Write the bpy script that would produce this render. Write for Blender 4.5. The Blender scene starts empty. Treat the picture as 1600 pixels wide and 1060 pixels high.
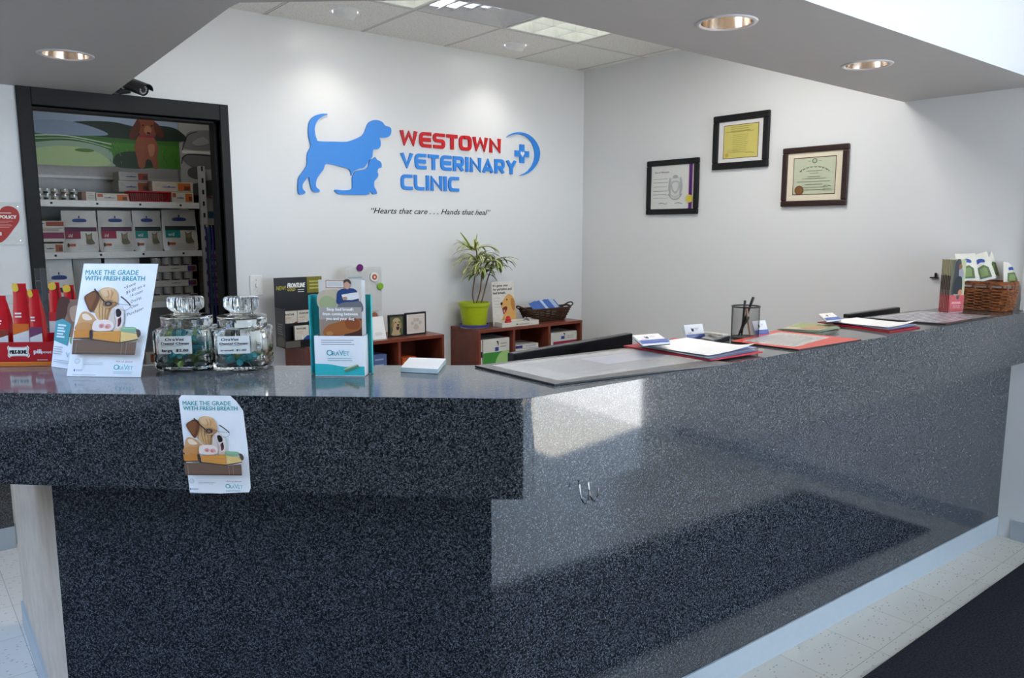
import bpy, math, random
from math import sin, cos, pi, radians, atan, atan2, sqrt, hypot
from mathutils import Vector as V, Matrix
from mathutils.geometry import tessellate_polygon
random.seed(7)
S = bpy.context.scene
COL = S.collection
# ------------------------------------------------------------------ camera
FPX, HY, XR, CAMH = 1210.0, 358.0, 2300.0, 1.55
PIT = atan((530 - HY) / FPX)
YAW = atan((XR - 800) / (FPX / cos(PIT)))
F0 = V((cos(YAW), sin(YAW), 0)); RT = V((sin(YAW), -cos(YAW), 0)); ZZ = V((0, 0, 1))
FW = F0 * cos(PIT) - ZZ * sin(PIT); UP = F0 * sin(PIT) + ZZ * cos(PIT)
EYE = V((0, 0, CAMH))
cd = bpy.data.cameras.new('camera'); cam = bpy.data.objects.new('camera', cd); COL.objects.link(cam)
cd.sensor_width = 36; cd.lens = FPX / 1600 * 36; cd.clip_start = 0.05
mw = Matrix((RT, UP, -FW)).transposed().to_4x4(); mw.translation = EYE
cam.matrix_world = mw
S.camera = cam
# ------------------------------------------------------------------ world, sun, exposure
S.view_settings.view_transform = 'Standard'; S.view_settings.look = 'None'
S.view_settings.exposure = -0.08; S.view_settings.gamma = 1.0
S.view_settings.use_curve_mapping = False
W = bpy.data.worlds.new('world'); S.world = W; W.use_nodes = True
nt = W.node_tree; nt.nodes.clear()
wo = nt.nodes.new('ShaderNodeOutputWorld'); bg = nt.nodes.new('ShaderNodeBackground')
tc = nt.nodes.new('ShaderNodeTexCoord'); sx = nt.nodes.new('ShaderNodeSeparateXYZ'); cr = nt.nodes.new('ShaderNodeValToRGB')
nt.links.new(tc.outputs['Generated'], sx.inputs[0]); nt.links.new(sx.outputs['Z'], cr.inputs[0])
cr.color_ramp.elements[0].position = 0.0; cr.color_ramp.elements[0].color = (0.66, 0.82, 1.0, 1)
cr.color_ramp.elements[1].position = 0.7; cr.color_ramp.elements[1].color = (0.42, 0.62, 1.0, 1)
nt.links.new(cr.outputs[0], bg.inputs['Color']); bg.inputs['Strength'].default_value = 8.6
nt.links.new(bg.outputs[0], wo.inputs[0])
def lamp(name, kind, loc, energy, color=(1, 1, 1), size=None, sizey=None, aim=None, **kw):
    d = bpy.data.lights.new(name, kind); d.energy = energy; d.color = color
    o = bpy.data.objects.new(name, d); COL.objects.link(o); o.location = loc
    if size is not None:
        if kind == 'AREA':
            d.size = size
            if sizey: d.shape = 'RECTANGLE'; d.size_y = sizey
        else: d.shadow_soft_size = size
    if aim is not None: o.rotation_euler = V(aim).to_track_quat('-Z', 'Y').to_euler()
    for k, v in kw.items(): setattr(d, k, v)
    return o
sun = lamp('sun', 'SUN', (8, -4, 8), 9.0, (1.0, 0.93, 0.80), aim=(-0.42, 0.10, -0.90)); sun.data.energy = 36; sun.data.angle = 0.01
# room dimensions
XW, YW, ZC, ZS, ZT = 4.31, 4.415, 2.745, 2.22, 1.155      # right wall, sign wall, ceiling, soffit underside, counter top
YS, XL, ZL = -3.8, -5.2, 3.05                              # window wall behind the camera, far left wall, lobby ceiling
# daylight through the storefront openings
def portal(name, loc, sx_, sy_, aim):
    o = lamp(name, 'AREA', loc, 1, size=sx_, sizey=sy_, aim=aim); o.data.cycles.is_portal = True
portal('window_portal', (2.55, YS - .15, 1.43), 3.1, 2.65, (0, 1, 0))
portal('door_portal', (XW + .20, -2.55, 1.3), 2.1, 2.6, (-1, 0, 0))
# ------------------------------------------------------------------ helpers
def at(u, v, x=None, y=None, z=None, pl=None):
    d = FW * FPX + RT * (u - 800) - UP * (v - 530)
    if x is not None: t = x / d.x
    elif y is not None: t = y / d.y
    elif z is not None: t = (z - CAMH) / d.z
    else: t = (pl[0] - EYE).dot(pl[1]) / d.dot(pl[1])
    return EYE + d * t
def rgb(h):
    h = h.lstrip('#'); o = []
    for i in (0, 2, 4):
        c = int(h[i:i + 2], 16) / 255; o.append(c / 12.92 if c <= .04045 else ((c + .055) / 1.055) ** 2.4)
    return (*o, 1)
MATS = {}
def mat(name, col, rough=.5, metal=0, spec=.5, var=0.04, scale=40, bump=0, trans=0, ior=1.45, emit=0, ecol=None, coat=0, alpha=1):
    if name in MATS: return MATS[name]
    m = bpy.data.materials.new(name); m.use_nodes = True; n = m.node_tree.nodes; L = m.node_tree.links
    b = n['Principled BSDF']; c = rgb(col) if isinstance(col, str) else (*col, 1)
    b.inputs['Roughness'].default_value = rough; b.inputs['Metallic'].default_value = metal
    b.inputs['Specular IOR Level'].default_value = spec; b.inputs['IOR'].default_value = ior
    b.inputs['Transmission Weight'].default_value = trans; b.inputs['Coat Weight'].default_value = coat
    b.inputs['Alpha'].default_value = alpha
    if emit: b.inputs['Emission Color'].default_value = ecol or c; b.inputs['Emission Strength'].default_value = emit
    t = n.new('ShaderNodeTexCoord'); no = n.new('ShaderNodeTexNoise'); no.inputs['Scale'].default_value = scale
    L.new(t.outputs['Object'], no.inputs['Vector'])
    r = n.new('ShaderNodeValToRGB'); L.new(no.outputs['Fac'], r.inputs[0])
    r.color_ramp.elements[0].position = .3; r.color_ramp.elements[1].position = .7
    r.color_ramp.elements[0].color = (*[x * (1 - var) for x in c[:3]], 1); r.color_ramp.elements[1].color = (*[min(1, x * (1 + var)) for x in c[:3]], 1)
    L.new(r.outputs[0], b.inputs['Base Color'])
    if bump:
        bp = n.new('ShaderNodeBump'); bp.inputs['Strength'].default_value = bump; bp.inputs['Distance'].default_value = .002
        L.new(no.outputs['Fac'], bp.inputs['Height']); L.new(bp.outputs[0], b.inputs['Normal'])
    m.diffuse_color = c; MATS[name] = m; return m
def ink(h, rough=.45): return mat('ink_' + h.strip('#'), h, rough, spec=.3, var=.02)
def nodes(m): return m.node_tree.nodes, m.node_tree.links, m.node_tree.nodes['Principled BSDF']
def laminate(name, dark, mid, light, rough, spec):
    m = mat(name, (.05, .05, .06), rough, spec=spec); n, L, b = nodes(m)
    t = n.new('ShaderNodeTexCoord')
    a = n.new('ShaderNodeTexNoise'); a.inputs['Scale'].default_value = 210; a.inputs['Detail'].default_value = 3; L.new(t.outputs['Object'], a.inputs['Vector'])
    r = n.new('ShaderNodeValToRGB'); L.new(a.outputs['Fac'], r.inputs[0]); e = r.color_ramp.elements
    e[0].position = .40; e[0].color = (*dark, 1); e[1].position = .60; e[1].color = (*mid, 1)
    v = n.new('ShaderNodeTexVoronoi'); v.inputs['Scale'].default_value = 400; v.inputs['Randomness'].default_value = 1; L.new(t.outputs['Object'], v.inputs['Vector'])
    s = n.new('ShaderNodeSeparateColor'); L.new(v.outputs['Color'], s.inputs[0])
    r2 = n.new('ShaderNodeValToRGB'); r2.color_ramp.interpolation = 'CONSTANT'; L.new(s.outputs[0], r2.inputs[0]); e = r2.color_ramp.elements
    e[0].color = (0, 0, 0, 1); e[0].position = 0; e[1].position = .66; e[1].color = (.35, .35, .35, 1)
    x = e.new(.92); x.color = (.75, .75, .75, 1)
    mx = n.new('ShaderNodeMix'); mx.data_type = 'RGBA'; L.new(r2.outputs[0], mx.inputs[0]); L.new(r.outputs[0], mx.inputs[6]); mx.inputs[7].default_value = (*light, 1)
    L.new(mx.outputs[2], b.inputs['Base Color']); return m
class MB:
    def __init__(s): s.v = []; s.f = []; s.mi = []; s.m = []; s.k = 0
    def add(s, vs, fs, m):
        if m not in s.m: s.m.append(m)
        i = s.m.index(m); o = len(s.v); s.v += [V(p) for p in vs]
        for f in fs: s.f.append(tuple(o + q for q in f)); s.mi.append(i)
        return s
    def slab(s, O, U, Vv, T, m):
        O, U, Vv, T = V(O), V(U), V(Vv), V(T)
        p = [O, O + U, O + U + Vv, O + Vv]; p += [q + T for q in p]
        fs = [(0, 3, 2, 1), (4, 5, 6, 7), (0, 1, 5, 4), (1, 2, 6, 5), (2, 3, 7, 6), (3, 0, 4, 7)]
        if U.cross(Vv).dot(T) < 0: fs = [f[::-1] for f in fs]
        return s.add(p, fs, m)
    def box(s, x0, x1, y0, y1, z0, z1, m): return s.slab((x0, y0, z0), (x1 - x0, 0, 0), (0, y1 - y0, 0), (0, 0, z1 - z0), m)
    def cbox(s, c, sz, m, rz=0):
        U = V((cos(rz), sin(rz), 0)) * sz[0]; W_ = V((-sin(rz), cos(rz), 0)) * sz[1]
        return s.slab(V(c) - U / 2 - W_ / 2, U, W_, (0, 0, sz[2]), m)
    def prism(s, poly, z0, z1, m, holes=(), mside=None, mbot=None):
        loops = [poly] + list(holes); tr = tessellate_polygon([[V((p[0], p[1], 0)) for p in l] for l in loops])
        flat = [p for l in loops for p in l]; n = len(flat)
        def up(t): a, b, c = [V(flat[i][:2]) for i in t]; return (b - a).cross(c - a) > 0
        top = [t if up(t) else t[::-1] for t in tr]
        s.add([(p[0], p[1], z1) for p in flat], top, m)
        s.add([(p[0], p[1], z0) for p in flat], [t[::-1] for t in top], mbot or m)
        for l in loops:
            k = len(l); A = sum(l[i][0] * l[(i + 1) % k][1] - l[(i + 1) % k][0] * l[i][1] for i in range(k))
            ccw = (A > 0) == (l is poly)
            fs = [(i, (i + 1) % k, k + (i + 1) % k, k + i) for i in range(k)]
            s.add([(p[0], p[1], z0) for p in l] + [(p[0], p[1], z1) for p in l], fs if ccw else [f[::-1] for f in fs], mside or m)
        return s
    def lathe(s, c, prof, m, n=24, ax=None, sq=None, cap=True):
        c = V(c); rot = ax and V((0, 0, 1)).rotation_difference(V(ax).normalized()).to_matrix()
        vs = []
        for r, z in prof:
            for i in range(n):
                a = 2 * pi * i / n; q = sq(a) if sq else 1
                p = V((r * q * cos(a), r * q * sin(a), z)); vs.append(c + (rot @ p if rot else p))
        fs = []
        for j in range(len(prof) - 1):
            for i in range(n):
                k = (i + 1) % n; fs.append((j * n + i, j * n + k, (j + 1) * n + k, (j + 1) * n + i))
        if cap and prof[0][0] > 1e-6: fs.append(tuple(reversed(range(n))))
        if cap and prof[-1][0] > 1e-6: fs.append(tuple((len(prof) - 1) * n + i for i in range(n)))
        return s.add(vs, fs, m)
    def tube(s, path, r, m, n=8, closed=False):
        P = [V(p) for p in path]; k = len(P); vs = []; nrm = None
        R_ = r if isinstance(r, (list, tuple)) else [r] * k
        for i in range(k):
            a = P[(i - 1) % k] if (closed or i) else P[0]; b = P[(i + 1) % k] if (closed or i < k - 1) else P[-1]
            t = (b - a).normalized()
            if nrm is None: nrm = t.orthogonal().normalized()
            nrm = (nrm - t * nrm.dot(t)).normalized(); bi = t.cross(nrm)
            for j in range(n):
                an = 2 * pi * j / n; vs.append(P[i] + (nrm * cos(an) + bi * sin(an)) * R_[i])
        fs = []
        for i in range(k if closed else k - 1):
            i2 = (i + 1) % k
            for j in range(n): j2 = (j + 1) % n; fs.append((i * n + j, i * n + j2, i2 * n + j2, i2 * n + j))
        if not closed: fs += [tuple(reversed(range(n))), tuple((k - 1) * n + j for j in range(n))]
        return s.add(vs, fs, m)
    def ball(s, c, r, m, n=16, sc=(1, 1, 1)):
        c = V(c); k = n // 2; vs = [c + V((0, 0, -r * sc[2]))]
        for j in range(1, k):
            a = -pi / 2 + pi * j / k
            for i in range(n): b = 2 * pi * i / n; vs.append(c + V((r * cos(a) * cos(b) * sc[0], r * cos(a) * sin(b) * sc[1], r * sin(a) * sc[2])))
        vs.append(c + V((0, 0, r * sc[2]))); fs = []
        for i in range(n):
            fs.append((0, 1 + (i + 1) % n, 1 + i)); q = 1 + (k - 2) * n; fs.append((q + i, q + (i + 1) % n, len(vs) - 1))
        for j in range(k - 2):
            for i in range(n): i2 = (i + 1) % n; fs.append((1 + j * n + i, 1 + j * n + i2, 1 + (j + 1) * n + i2, 1 + (j + 1) * n + i))
        return s.add(vs, fs, m)
    def build(s, name, parent=None, origin=None, smooth=None, bevel=0, **tags):
        me = bpy.data.meshes.new(name); o = V((0, 0, 0))
        if parent is not None: o = V(parent['_o']) if '_o' in parent else V((0, 0, 0))
        elif origin is not None: o = V(origin)
        elif s.v:
            xs = [p.x for p in s.v]; ys = [p.y for p in s.v]; o = V(((min(xs) + max(xs)) / 2, (min(ys) + max(ys)) / 2, min(p.z for p in s.v)))
        me.from_pydata([tuple(p - o) for p in s.v], [], s.f); me.validate()
        for m in s.m: me.materials.append(m)
        if len(me.polygons) == len(s.mi): me.polygons.foreach_set('material_index', s.mi)
        if smooth is not None:
            me.shade_smooth(); me.set_sharp_from_angle(angle=radians(smooth))
        me.update(); ob = bpy.data.objects.new(name, me); COL.objects.link(ob)
        if parent is not None: ob.parent = parent; ob['_o'] = list(o)
        else: ob.location = o; ob['_o'] = list(o)
        if bevel:
            b = ob.modifiers.new('bevel', 'BEVEL'); b.width = bevel; b.segments = 2; b.limit_method = 'ANGLE'; b.angle_limit = radians(40)
        tag(ob, **tags); return ob
def tag(o, label=None, cat=None, group=None, kind=None):
    if label: o['label'] = label
    if cat: o['category'] = cat
    if group: o['group'] = group
    if kind: o['kind'] = kind
    return o
def thing(name, label, cat, loc, group=None):
    o = bpy.data.objects.new(name, None); COL.objects.link(o); o.location = loc; o['_o'] = list(loc); o.empty_display_size = .05
    return tag(o, label, cat, group)
def struct(mb, name, **k): return mb.build(name, kind='structure', origin=(0, 0, 0), **k)
# --- flat printing on a surface: a small 2D drawing layer on top of a panel
_TXT = {}
def textgeo(st, bold, shear, spacing, align='LEFT'):
    key = (st, bold, shear, spacing, align)
    if key not in _TXT:
        c = bpy.data.curves.new('t', 'FONT'); c.body = st; c.offset = bold; c.shear = shear; c.space_character = spacing; c.resolution_u = 2; c.align_x = align
        o = bpy.data.objects.new('t', c); me = bpy.data.meshes.new_from_object(o)
        vs = [v.co.copy() for v in me.vertices]; fs = [tuple(p.vertices) for p in me.polygons]
        bpy.data.objects.remove(o); bpy.data.curves.remove(c); bpy.data.meshes.remove(me)
        xs = [v.x for v in vs]; _TXT[key] = (vs, fs, (max(xs) - min(xs)) if xs else 1, min(xs) if xs else 0)
    return _TXT[key]
def smooth_loop(pts, k=5, closed=True):
    n = len(pts); out = []
    rng = range(n) if closed else range(n - 1)
    for i in rng:
        p = [pts[(i + j) % n] if closed else pts[max(0, min(n - 1, i + j))] for j in (-1, 0, 1, 2)]
        for q in range(k):
            t = q / k
            out.append(tuple(.5 * (2 * p[1][a] + (p[2][a] - p[0][a]) * t + (2 * p[0][a] - 5 * p[1][a] + 4 * p[2][a] - p[3][a]) * t * t + (-p[0][a] + 3 * p[1][a] - 3 * p[2][a] + p[3][a]) * t ** 3) for a in range(len(pts[0]))))
    if not closed: out.append(tuple(pts[-1]))
    return out
def ribbon(pts, w, closed=False):
    P = [V(p[:2]) for p in pts]; n = len(P); L = []; R_ = []
    for i in range(n):
        a = P[i] - P[i - 1] if (i or closed) else P[1] - P[0]; b = P[(i + 1) % n] - P[i] if (i < n - 1 or closed) else P[-1] - P[-2]
        a = a.normalized(); b = b.normalized(); na = V((-a.y, a.x)); nb = V((-b.y, b.x)); m = na + nb
        if m.length < 1e-4: m = na
        m.normalize(); k = min(1.7, 1 / max(.3, m.dot(na))); ww = w(i / (n - 1)) if callable(w) else w
        L.append(P[i] + m * ww / 2 * k); R_.append(P[i] - m * ww / 2 * k)
    return L, R_
class Art:
    """O = 3D point of drawing (0,0), U = one unit right, D = one unit down, N = outward normal, all in drawing units"""
    def __init__(s, mb, O, U, D, N, ox=0, oy=0, eps=.00025):
        s.mb = mb; s.U = V(U); s.D = V(D); s.N = V(N).normalized(); s.O = V(O) - s.U * ox - s.D * oy; s.k = 1; s.eps = eps
    def P(s, x, y, k=None): return s.O + s.U * x + s.D * y + s.N * (s.eps * (s.k if k is None else k))
    def _face(s, vs, fs, m):
        out = []
        for f in fs:
            a, b, c = vs[f[0]], vs[f[1]], vs[f[2]]
            out.append(f if (b - a).cross(c - a).dot(s.N) > 0 else f[::-1])
        s.mb.add(vs, out, m); s.k += 1; return s
    def poly(s, pts, m):
        if isinstance(m, str): m = ink(m)
        tr = tessellate_polygon([[V((p[0], p[1], 0)) for p in pts]])
        return s._face([s.P(*p[:2]) for p in pts], [tuple(t) for t in tr], m)
    def blob(s, pts, m, k=5): return s.poly(smooth_loop(pts, k), m)
    def rect(s, x0, y0, x1, y1, m): return s.poly([(x0, y0), (x1, y0), (x1, y1), (x0, y1)], m)
    def ell(s, x, y, rx, ry, m, n=20, rot=0):
        return s.poly([(x + rx * cos(a) * cos(rot) - ry * sin(a) * sin(rot), y + rx * cos(a) * sin(rot) + ry * sin(a) * cos(rot)) for a in [2 * pi * i / n for i in range(n)]], m)
    def line(s, pts, w, m, closed=False, smooth=0):
        if isinstance(m, str): m = ink(m)
        if smooth: pts = smooth_loop(pts, smooth, closed)
        L, R_ = ribbon(pts, w, closed); n = len(L); vs = [s.P(p.x, p.y) for p in L] + [s.P(p.x, p.y) for p in R_]
        fs = [(i, (i + 1) % n, n + (i + 1) % n, n + i) for i in range(n if closed else n - 1)]
        return s._face(vs, fs, m)
    def text(s, st, x, y, h, m, width=None, bold=0, shear=0, spacing=1, rot=0, align='LEFT'):
        """baseline-left at (x,y), cap height h, optional total width"""
        if isinstance(m, str): m = ink(m)
        vs, fs, w, x0 = textgeo(st, 0, shear, spacing, align)
        k = h / .70; kx = width / w if width else k; c, q = cos(rot), sin(rot)
        if align == 'LEFT': off = x0
        else: off = 0
        pts = []
        for p in vs:
            a, b = (p.x - off) * kx, -p.y * k; pts.append((x + a * c - b * q, y + a * q + b * c))
        e = bold * h * 1.6
        for dx, dy in (((-e, 0), (e, 0), (0, -e * .6), (0, e * .6)) if bold else ((0, 0),)):
            s._face([s.P(a + dx, b + dy) for a, b in pts], fs, m); s.k -= .9
        s.k += .9; return s
    def lines(s, x0, y0, x1, n, dy, m, w=1.2, ragged=.2):
        for i in range(n):
            e = x1 - (x1 - x0) * ragged * random.random(); s.rect(x0, y0 + i * dy, e, y0 + i * dy + w, m); s.k -= 1
        s.k += 1; return s
def face_frame(O, R_, Dn):
    """drawing frame helper: O top-left corner, R_ full-right vector, Dn full-down vector"""
    N = V(Dn).cross(V(R_)).normalized(); return N
def panel(mb, O, R_, Dn, wpx, hpx, m, th=.002, ox=0, oy=0, eps=.00025):
    O, R_, Dn = V(O), V(R_), V(Dn); N = Dn.cross(R_).normalized()
    mb.slab(O, R_, Dn, -N * th, m)
    return Art(mb, O, R_ / wpx, Dn / hpx, N, ox, oy, eps)
def box_obj(name, c, sz, rz, m, art=None, artm=None, parent=None, bevel=0, wpx=100, hpx=100, art_end=None, **tags):
    """carton: c = base centre; art(Art) draws on its -Y face, art_end on its -X face"""
    mb = MB(); mb.cbox(c, sz, m, rz); c = V(c)
    ux = V((cos(rz), sin(rz), 0)); uy = V((-sin(rz), cos(rz), 0))
    if art:
        O = c - ux * sz[0] / 2 - uy * (sz[1] / 2) + V((0, 0, sz[2])); art(Art(mb, O, ux * sz[0] / wpx, V((0, 0, -sz[2] / hpx)), -uy))
    if art_end:
        O = c - ux * sz[0] / 2 + uy * (sz[1] / 2) + V((0, 0, sz[2])); art_end(Art(mb, O, -uy * sz[1] / wpx, V((0, 0, -sz[2] / hpx)), -ux))
    return mb.build(name, parent=parent, bevel=bevel, **tags)
# ------------------------------------------------------------------ materials
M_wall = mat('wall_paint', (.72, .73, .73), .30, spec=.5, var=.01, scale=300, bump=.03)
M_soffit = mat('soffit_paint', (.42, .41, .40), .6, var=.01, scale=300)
M_black = mat('black_paint', (.010, .010, .011), .5, var=.1, spec=.25)
M_blackp = mat('black_plastic', (.012, .012, .014), .3, var=.1)
M_white = mat('white_enamel', (.72, .72, .70), .4)
M_paper = mat('white_paper', (.80, .80, .80), .6, var=.01)
M_card = mat('white_gloss_card', (.80, .82, .84), .3, var=.01)
M_chrome = mat('brushed_steel', (.6, .6, .62), .25, 1)
M_greym = mat('grey_shelf_metal', (.42, .42, .42), .45)
M_glass = mat('jar_glass', (.94, .98, .98), .02, trans=1, ior=1.45, var=0)
M_cherry = mat('cherry_veneer', (.16, .035, .018), .3, var=.25, scale=9)
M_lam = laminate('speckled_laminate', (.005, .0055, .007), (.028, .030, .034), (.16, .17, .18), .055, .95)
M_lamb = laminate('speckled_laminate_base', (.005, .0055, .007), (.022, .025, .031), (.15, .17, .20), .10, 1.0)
M_top = laminate('speckled_laminate_top_lit', (.05, .05, .052), (.11, .11, .11), (.24, .24, .24), .10, .5)  # same laminate as the front, grey wall reflection put into a paler colour
M_beige = mat('beige_streaked_laminate', (.50, .43, .35), .4, var=.12, scale=14)
M_cove = mat('grey_vinyl_cove', (.38, .43, .46), .45, var=.02)
def clear_mat(name, tint=(1, 1, 1), fac=.12, rough=.05):
    m = bpy.data.materials.new(name); m.use_nodes = True; n = m.node_tree.nodes; L = m.node_tree.links; n.clear()
    o = n.new('ShaderNodeOutputMaterial'); mx = n.new('ShaderNodeMixShader'); t = n.new('ShaderNodeBsdfTransparent'); g = n.new('ShaderNodeBsdfGlossy')
    g.inputs['Color'].default_value = (.9, .93, .95, 1); g.inputs['Roughness'].default_value = rough
    t.inputs['Color'].default_value = (*tint, 1); lw = n.new('ShaderNodeLayerWeight'); lw.inputs['Blend'].default_value = .10
    a = n.new('ShaderNodeMath'); a.operation = 'ADD'; a.use_clamp = True; a.inputs[1].default_value = fac; L.new(lw.outputs['Fresnel'], a.inputs[0])
    L.new(a.outputs[0], mx.inputs[0]); L.new(t.outputs[0], mx.inputs[1]); L.new(g.outputs[0], mx.inputs[2]); L.new(mx.outputs[0], o.inputs[0]); return m
M_clear = clear_mat('clear_acrylic', fac=.05)
M_film = clear_mat('clear_film', fac=.25, rough=.15)
def vct():
    m = mat('vinyl_tile', (.6, .58, .52), .28, spec=.5); n, L, b = nodes(m); t = n.new('ShaderNodeTexCoord')
    mp = n.new('ShaderNodeMapping'); mp.inputs['Scale'].default_value = (1, 2.2, 1); mp.inputs['Rotation'].default_value = (0, 0, .5); L.new(t.outputs['Object'], mp.inputs[0])
    v = n.new('ShaderNodeTexVoronoi'); v.inputs['Scale'].default_value = 52; L.new(mp.outputs[0], v.inputs['Vector'])
    s = n.new('ShaderNodeSeparateColor'); L.new(v.outputs['Color'], s.inputs[0])
    lt = n.new('ShaderNodeMath'); lt.operation = 'LESS_THAN'; L.new(s.outputs[0], lt.inputs[0]); lt.inputs[1].default_value = .26
    d = n.new('ShaderNodeMath'); d.operation = 'LESS_THAN'; L.new(v.outputs['Distance'], d.inputs[0]); d.inputs[1].default_value = .27
    a = n.new('ShaderNodeMath'); a.operation = 'MULTIPLY'; L.new(lt.outputs[0], a.inputs[0]); L.new(d.outputs[0], a.inputs[1])
    fl = n.new('ShaderNodeValToRGB'); L.new(s.outputs[1], fl.inputs[0]); e = fl.color_ramp.elements; e[0].color = (.22, .26, .28, 1); e[1].color = (.45, .22, .18, 1)
    br = n.new('ShaderNodeTexBrick'); br.offset = 0; L.new(t.outputs['Object'], br.inputs['Vector']); br.inputs['Scale'].default_value = 1
    br.inputs['Brick Width'].default_value = .305; br.inputs['Row Height'].default_value = .305; br.inputs['Mortar Size'].default_value = .0011
    br.inputs['Color1'].default_value = (.64, .62, .56, 1); br.inputs['Color2'].default_value = (.60, .58, .52, 1); br.inputs['Mortar'].default_value = (.30, .28, .25, 1)
    mx = n.new('ShaderNodeMix'); mx.data_type = 'RGBA'; L.new(a.outputs[0], mx.inputs[0]); L.new(br.outputs['Color'], mx.inputs[6]); L.new(fl.outputs[0], mx.inputs[7])
    L.new(mx.outputs[2], b.inputs['Base Color']); return m
M_vct = vct()
def ceiltile():
    m = mat('acoustic_tile', (.6, .6, .57), .9, spec=.2); n, L, b = nodes(m); t = n.new('ShaderNodeTexCoord')
    no = n.new('ShaderNodeTexNoise'); no.inputs['Scale'].default_value = 160; no.inputs['Detail'].default_value = 4; L.new(t.outputs['Object'], no.inputs['Vector'])
    r = n.new('ShaderNodeValToRGB'); L.new(no.outputs['Fac'], r.inputs[0]); e = r.color_ramp.elements
    e[0].position = .34; e[0].color = (.50, .48, .44, 1); e[1].position = .44; e[1].color = (.84, .83, .78, 1); L.new(r.outputs[0], b.inputs['Base Color']); return m
M_tile = ceiltile()
# ------------------------------------------------------------------ room shell
floor = struct(MB().box(XL - .1, XW + .02, YS - .1, 8.2, -.1, 0, M_vct), 'floor')
T = .12
def wall_x(name, x, sgn, y0, y1, z1, holes=(), m=M_wall):
    """wall in a plane x=const, thickness away from the room; holes (y0,y1,z0,z1)"""
    mb = MB(); ys = sorted({y0, y1, *[h[0] for h in holes], *[h[1] for h in holes]})
    for a, b in zip(ys, ys[1:]):
        hs = [h for h in holes if h[0] <= a and h[1] >= b]; zz = 0
        for h in sorted(hs, key=lambda h: h[2]):
            if h[2] > zz: mb.box(min(x, x + sgn * T), max(x, x + sgn * T), a, b, zz, h[2], m)
            zz = h[3]
        mb.box(min(x, x + sgn * T), max(x, x + sgn * T), a, b, zz, z1, m)
    return struct(mb, name)
def wall_y(name, y, sgn, x0, x1, z1, holes=(), m=M_wall):
    mb = MB(); xs = sorted({x0, x1, *[h[0] for h in holes], *[h[1] for h in holes]})
    for a, b in zip(xs, xs[1:]):
        hs = [h for h in holes if h[0] <= a and h[1] >= b]; zz = 0
        for h in sorted(hs, key=lambda h: h[2]):
            if h[2] > zz: mb.box(a, b, min(y, y + sgn * T), max(y, y + sgn * T), zz, h[2], m)
            zz = h[3]
        mb.box(a, b, min(y, y + sgn * T), max(y, y + sgn * T), zz, z1, m)
    return struct(mb, name)
DX0, DX1, DZ = .632, 1.520, 2.140           # storage doorway opening
wall_y('wall_back', YW, 1, XL, XW, ZL, [(DX0, DX1, 0, DZ)])
wall_x('wall_right', XW, 1, YS, YW + T, ZL, [(-3.6, -1.5, 0, 2.6)])
wall_y('wall_front', YS, -1, XL, XW + T, ZL, [(1.0, 4.1, .1, 2.75)], mat('wall_front_paint', (.32, .31, .30), .6))
wall_x('wall_left', XL, -1, YS, YW, ZL, (), mat('wall_far_paint', (.30, .29, .27), .6))
# storefront mullions
mb = MB()
for x in (1.0, 2.5, 4.05): mb.box(x, x + .05, YS - .09, YS - .02, .1, 2.75, M_black)
for z in (.1, 2.70): mb.box(1.0, 4.1, YS - .09, YS - .02, z, z + .05, M_black)
struct(mb, 'window_1')
mb = MB()
for y in (-3.6, -1.55): mb.box(XW + .03, XW + .09, y, y + .05, 0, 2.6, M_black)
for z in (2.52,): mb.box(XW + .03, XW + .09, -3.6, -1.5, z, z + .08, M_black)
struct(mb, 'door_2')
M_conc = mat('pavement', (.75, .74, .72), .8, var=.08, scale=3)
struct(MB().box(XW + .12, 16, -16, 8, -.14, -.04, M_conc), 'pavement')
struct(MB().box(-14, XW + .12, -16, YS - .12, -.14, -.04, M_conc), 'pavement')
# lobby ceiling, reception drop ceiling, soffit
mb = MB(); mb.box(XL, XW, YS, 1.6, ZL, ZL + .05, M_wall); struct(mb, 'ceiling_2')
def circ(c, r, n=28): return [(c[0] + r * cos(2 * pi * i / n), c[1] + r * sin(2 * pi * i / n)) for i in range(n)]
DLc = [(2.13, 4.08), (3.36, 4.09)]                                          # white eyeballs in the tile ceiling
TR = [(1.80, 3.19), (3.03, 3.19)]; VT = (2.415, 3.19); TS = .605
sq = lambda p, s_=TS, g=.004: [(p[0] + g, p[1] + g), (p[0] + s_ - g, p[1] + g), (p[0] + s_ - g, p[1] + s_ - g), (p[0] + g, p[1] + s_ - g)]
mb = MB(); mb.prism([(.2, 1.5), (XW, 1.5), (XW, YW), (.2, YW)], ZC, ZC + .02, M_tile, holes=[circ(c, .078) for c in DLc] + [sq(p) for p in TR] + [sq(VT)])
gx = [1.80 + .61 * k for k in range(-2, 5)]; gy = [YW - .612 * k for k in range(1, 5)]
M_joint = mat('tile_joint', (.16, .15, .13), .8)
M_grid = mat('ceiling_grid', (.62, .61, .57), .6)
for x in gx:
    mb.box(x - .007, x + .007, 1.5, YW, ZC - .002, ZC, M_grid); mb.box(x + .007, x + .012, 1.5, YW, ZC - .0012, ZC, M_joint)
for y in gy:
    mb.box(.2, XW, y - .007, y + .007, ZC - .0024, ZC, M_grid); mb.box(.2, XW, y + .007, y + .012, ZC - .0012, ZC, M_joint)
struct(mb, 'ceiling')
DLs = [(2.222, 1.615), (3.226, 1.646), (.635, 3.52)]
sof = [(XL, 3.25), (-.3, 3.25), (-.3, 2.9), (1.05, 1.32), (XW, 1.32), (XW, 1.985), (1.60, 1.945), (1.38, 1.975), (.905, 2.40), (.90, 2.47), (.985, YW), (XL, YW)]
mb = MB(); mb.prism(sof, ZS, ZL, M_soffit, holes=[circ(c, .088) for c in DLs], mside=M_wall)
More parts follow.
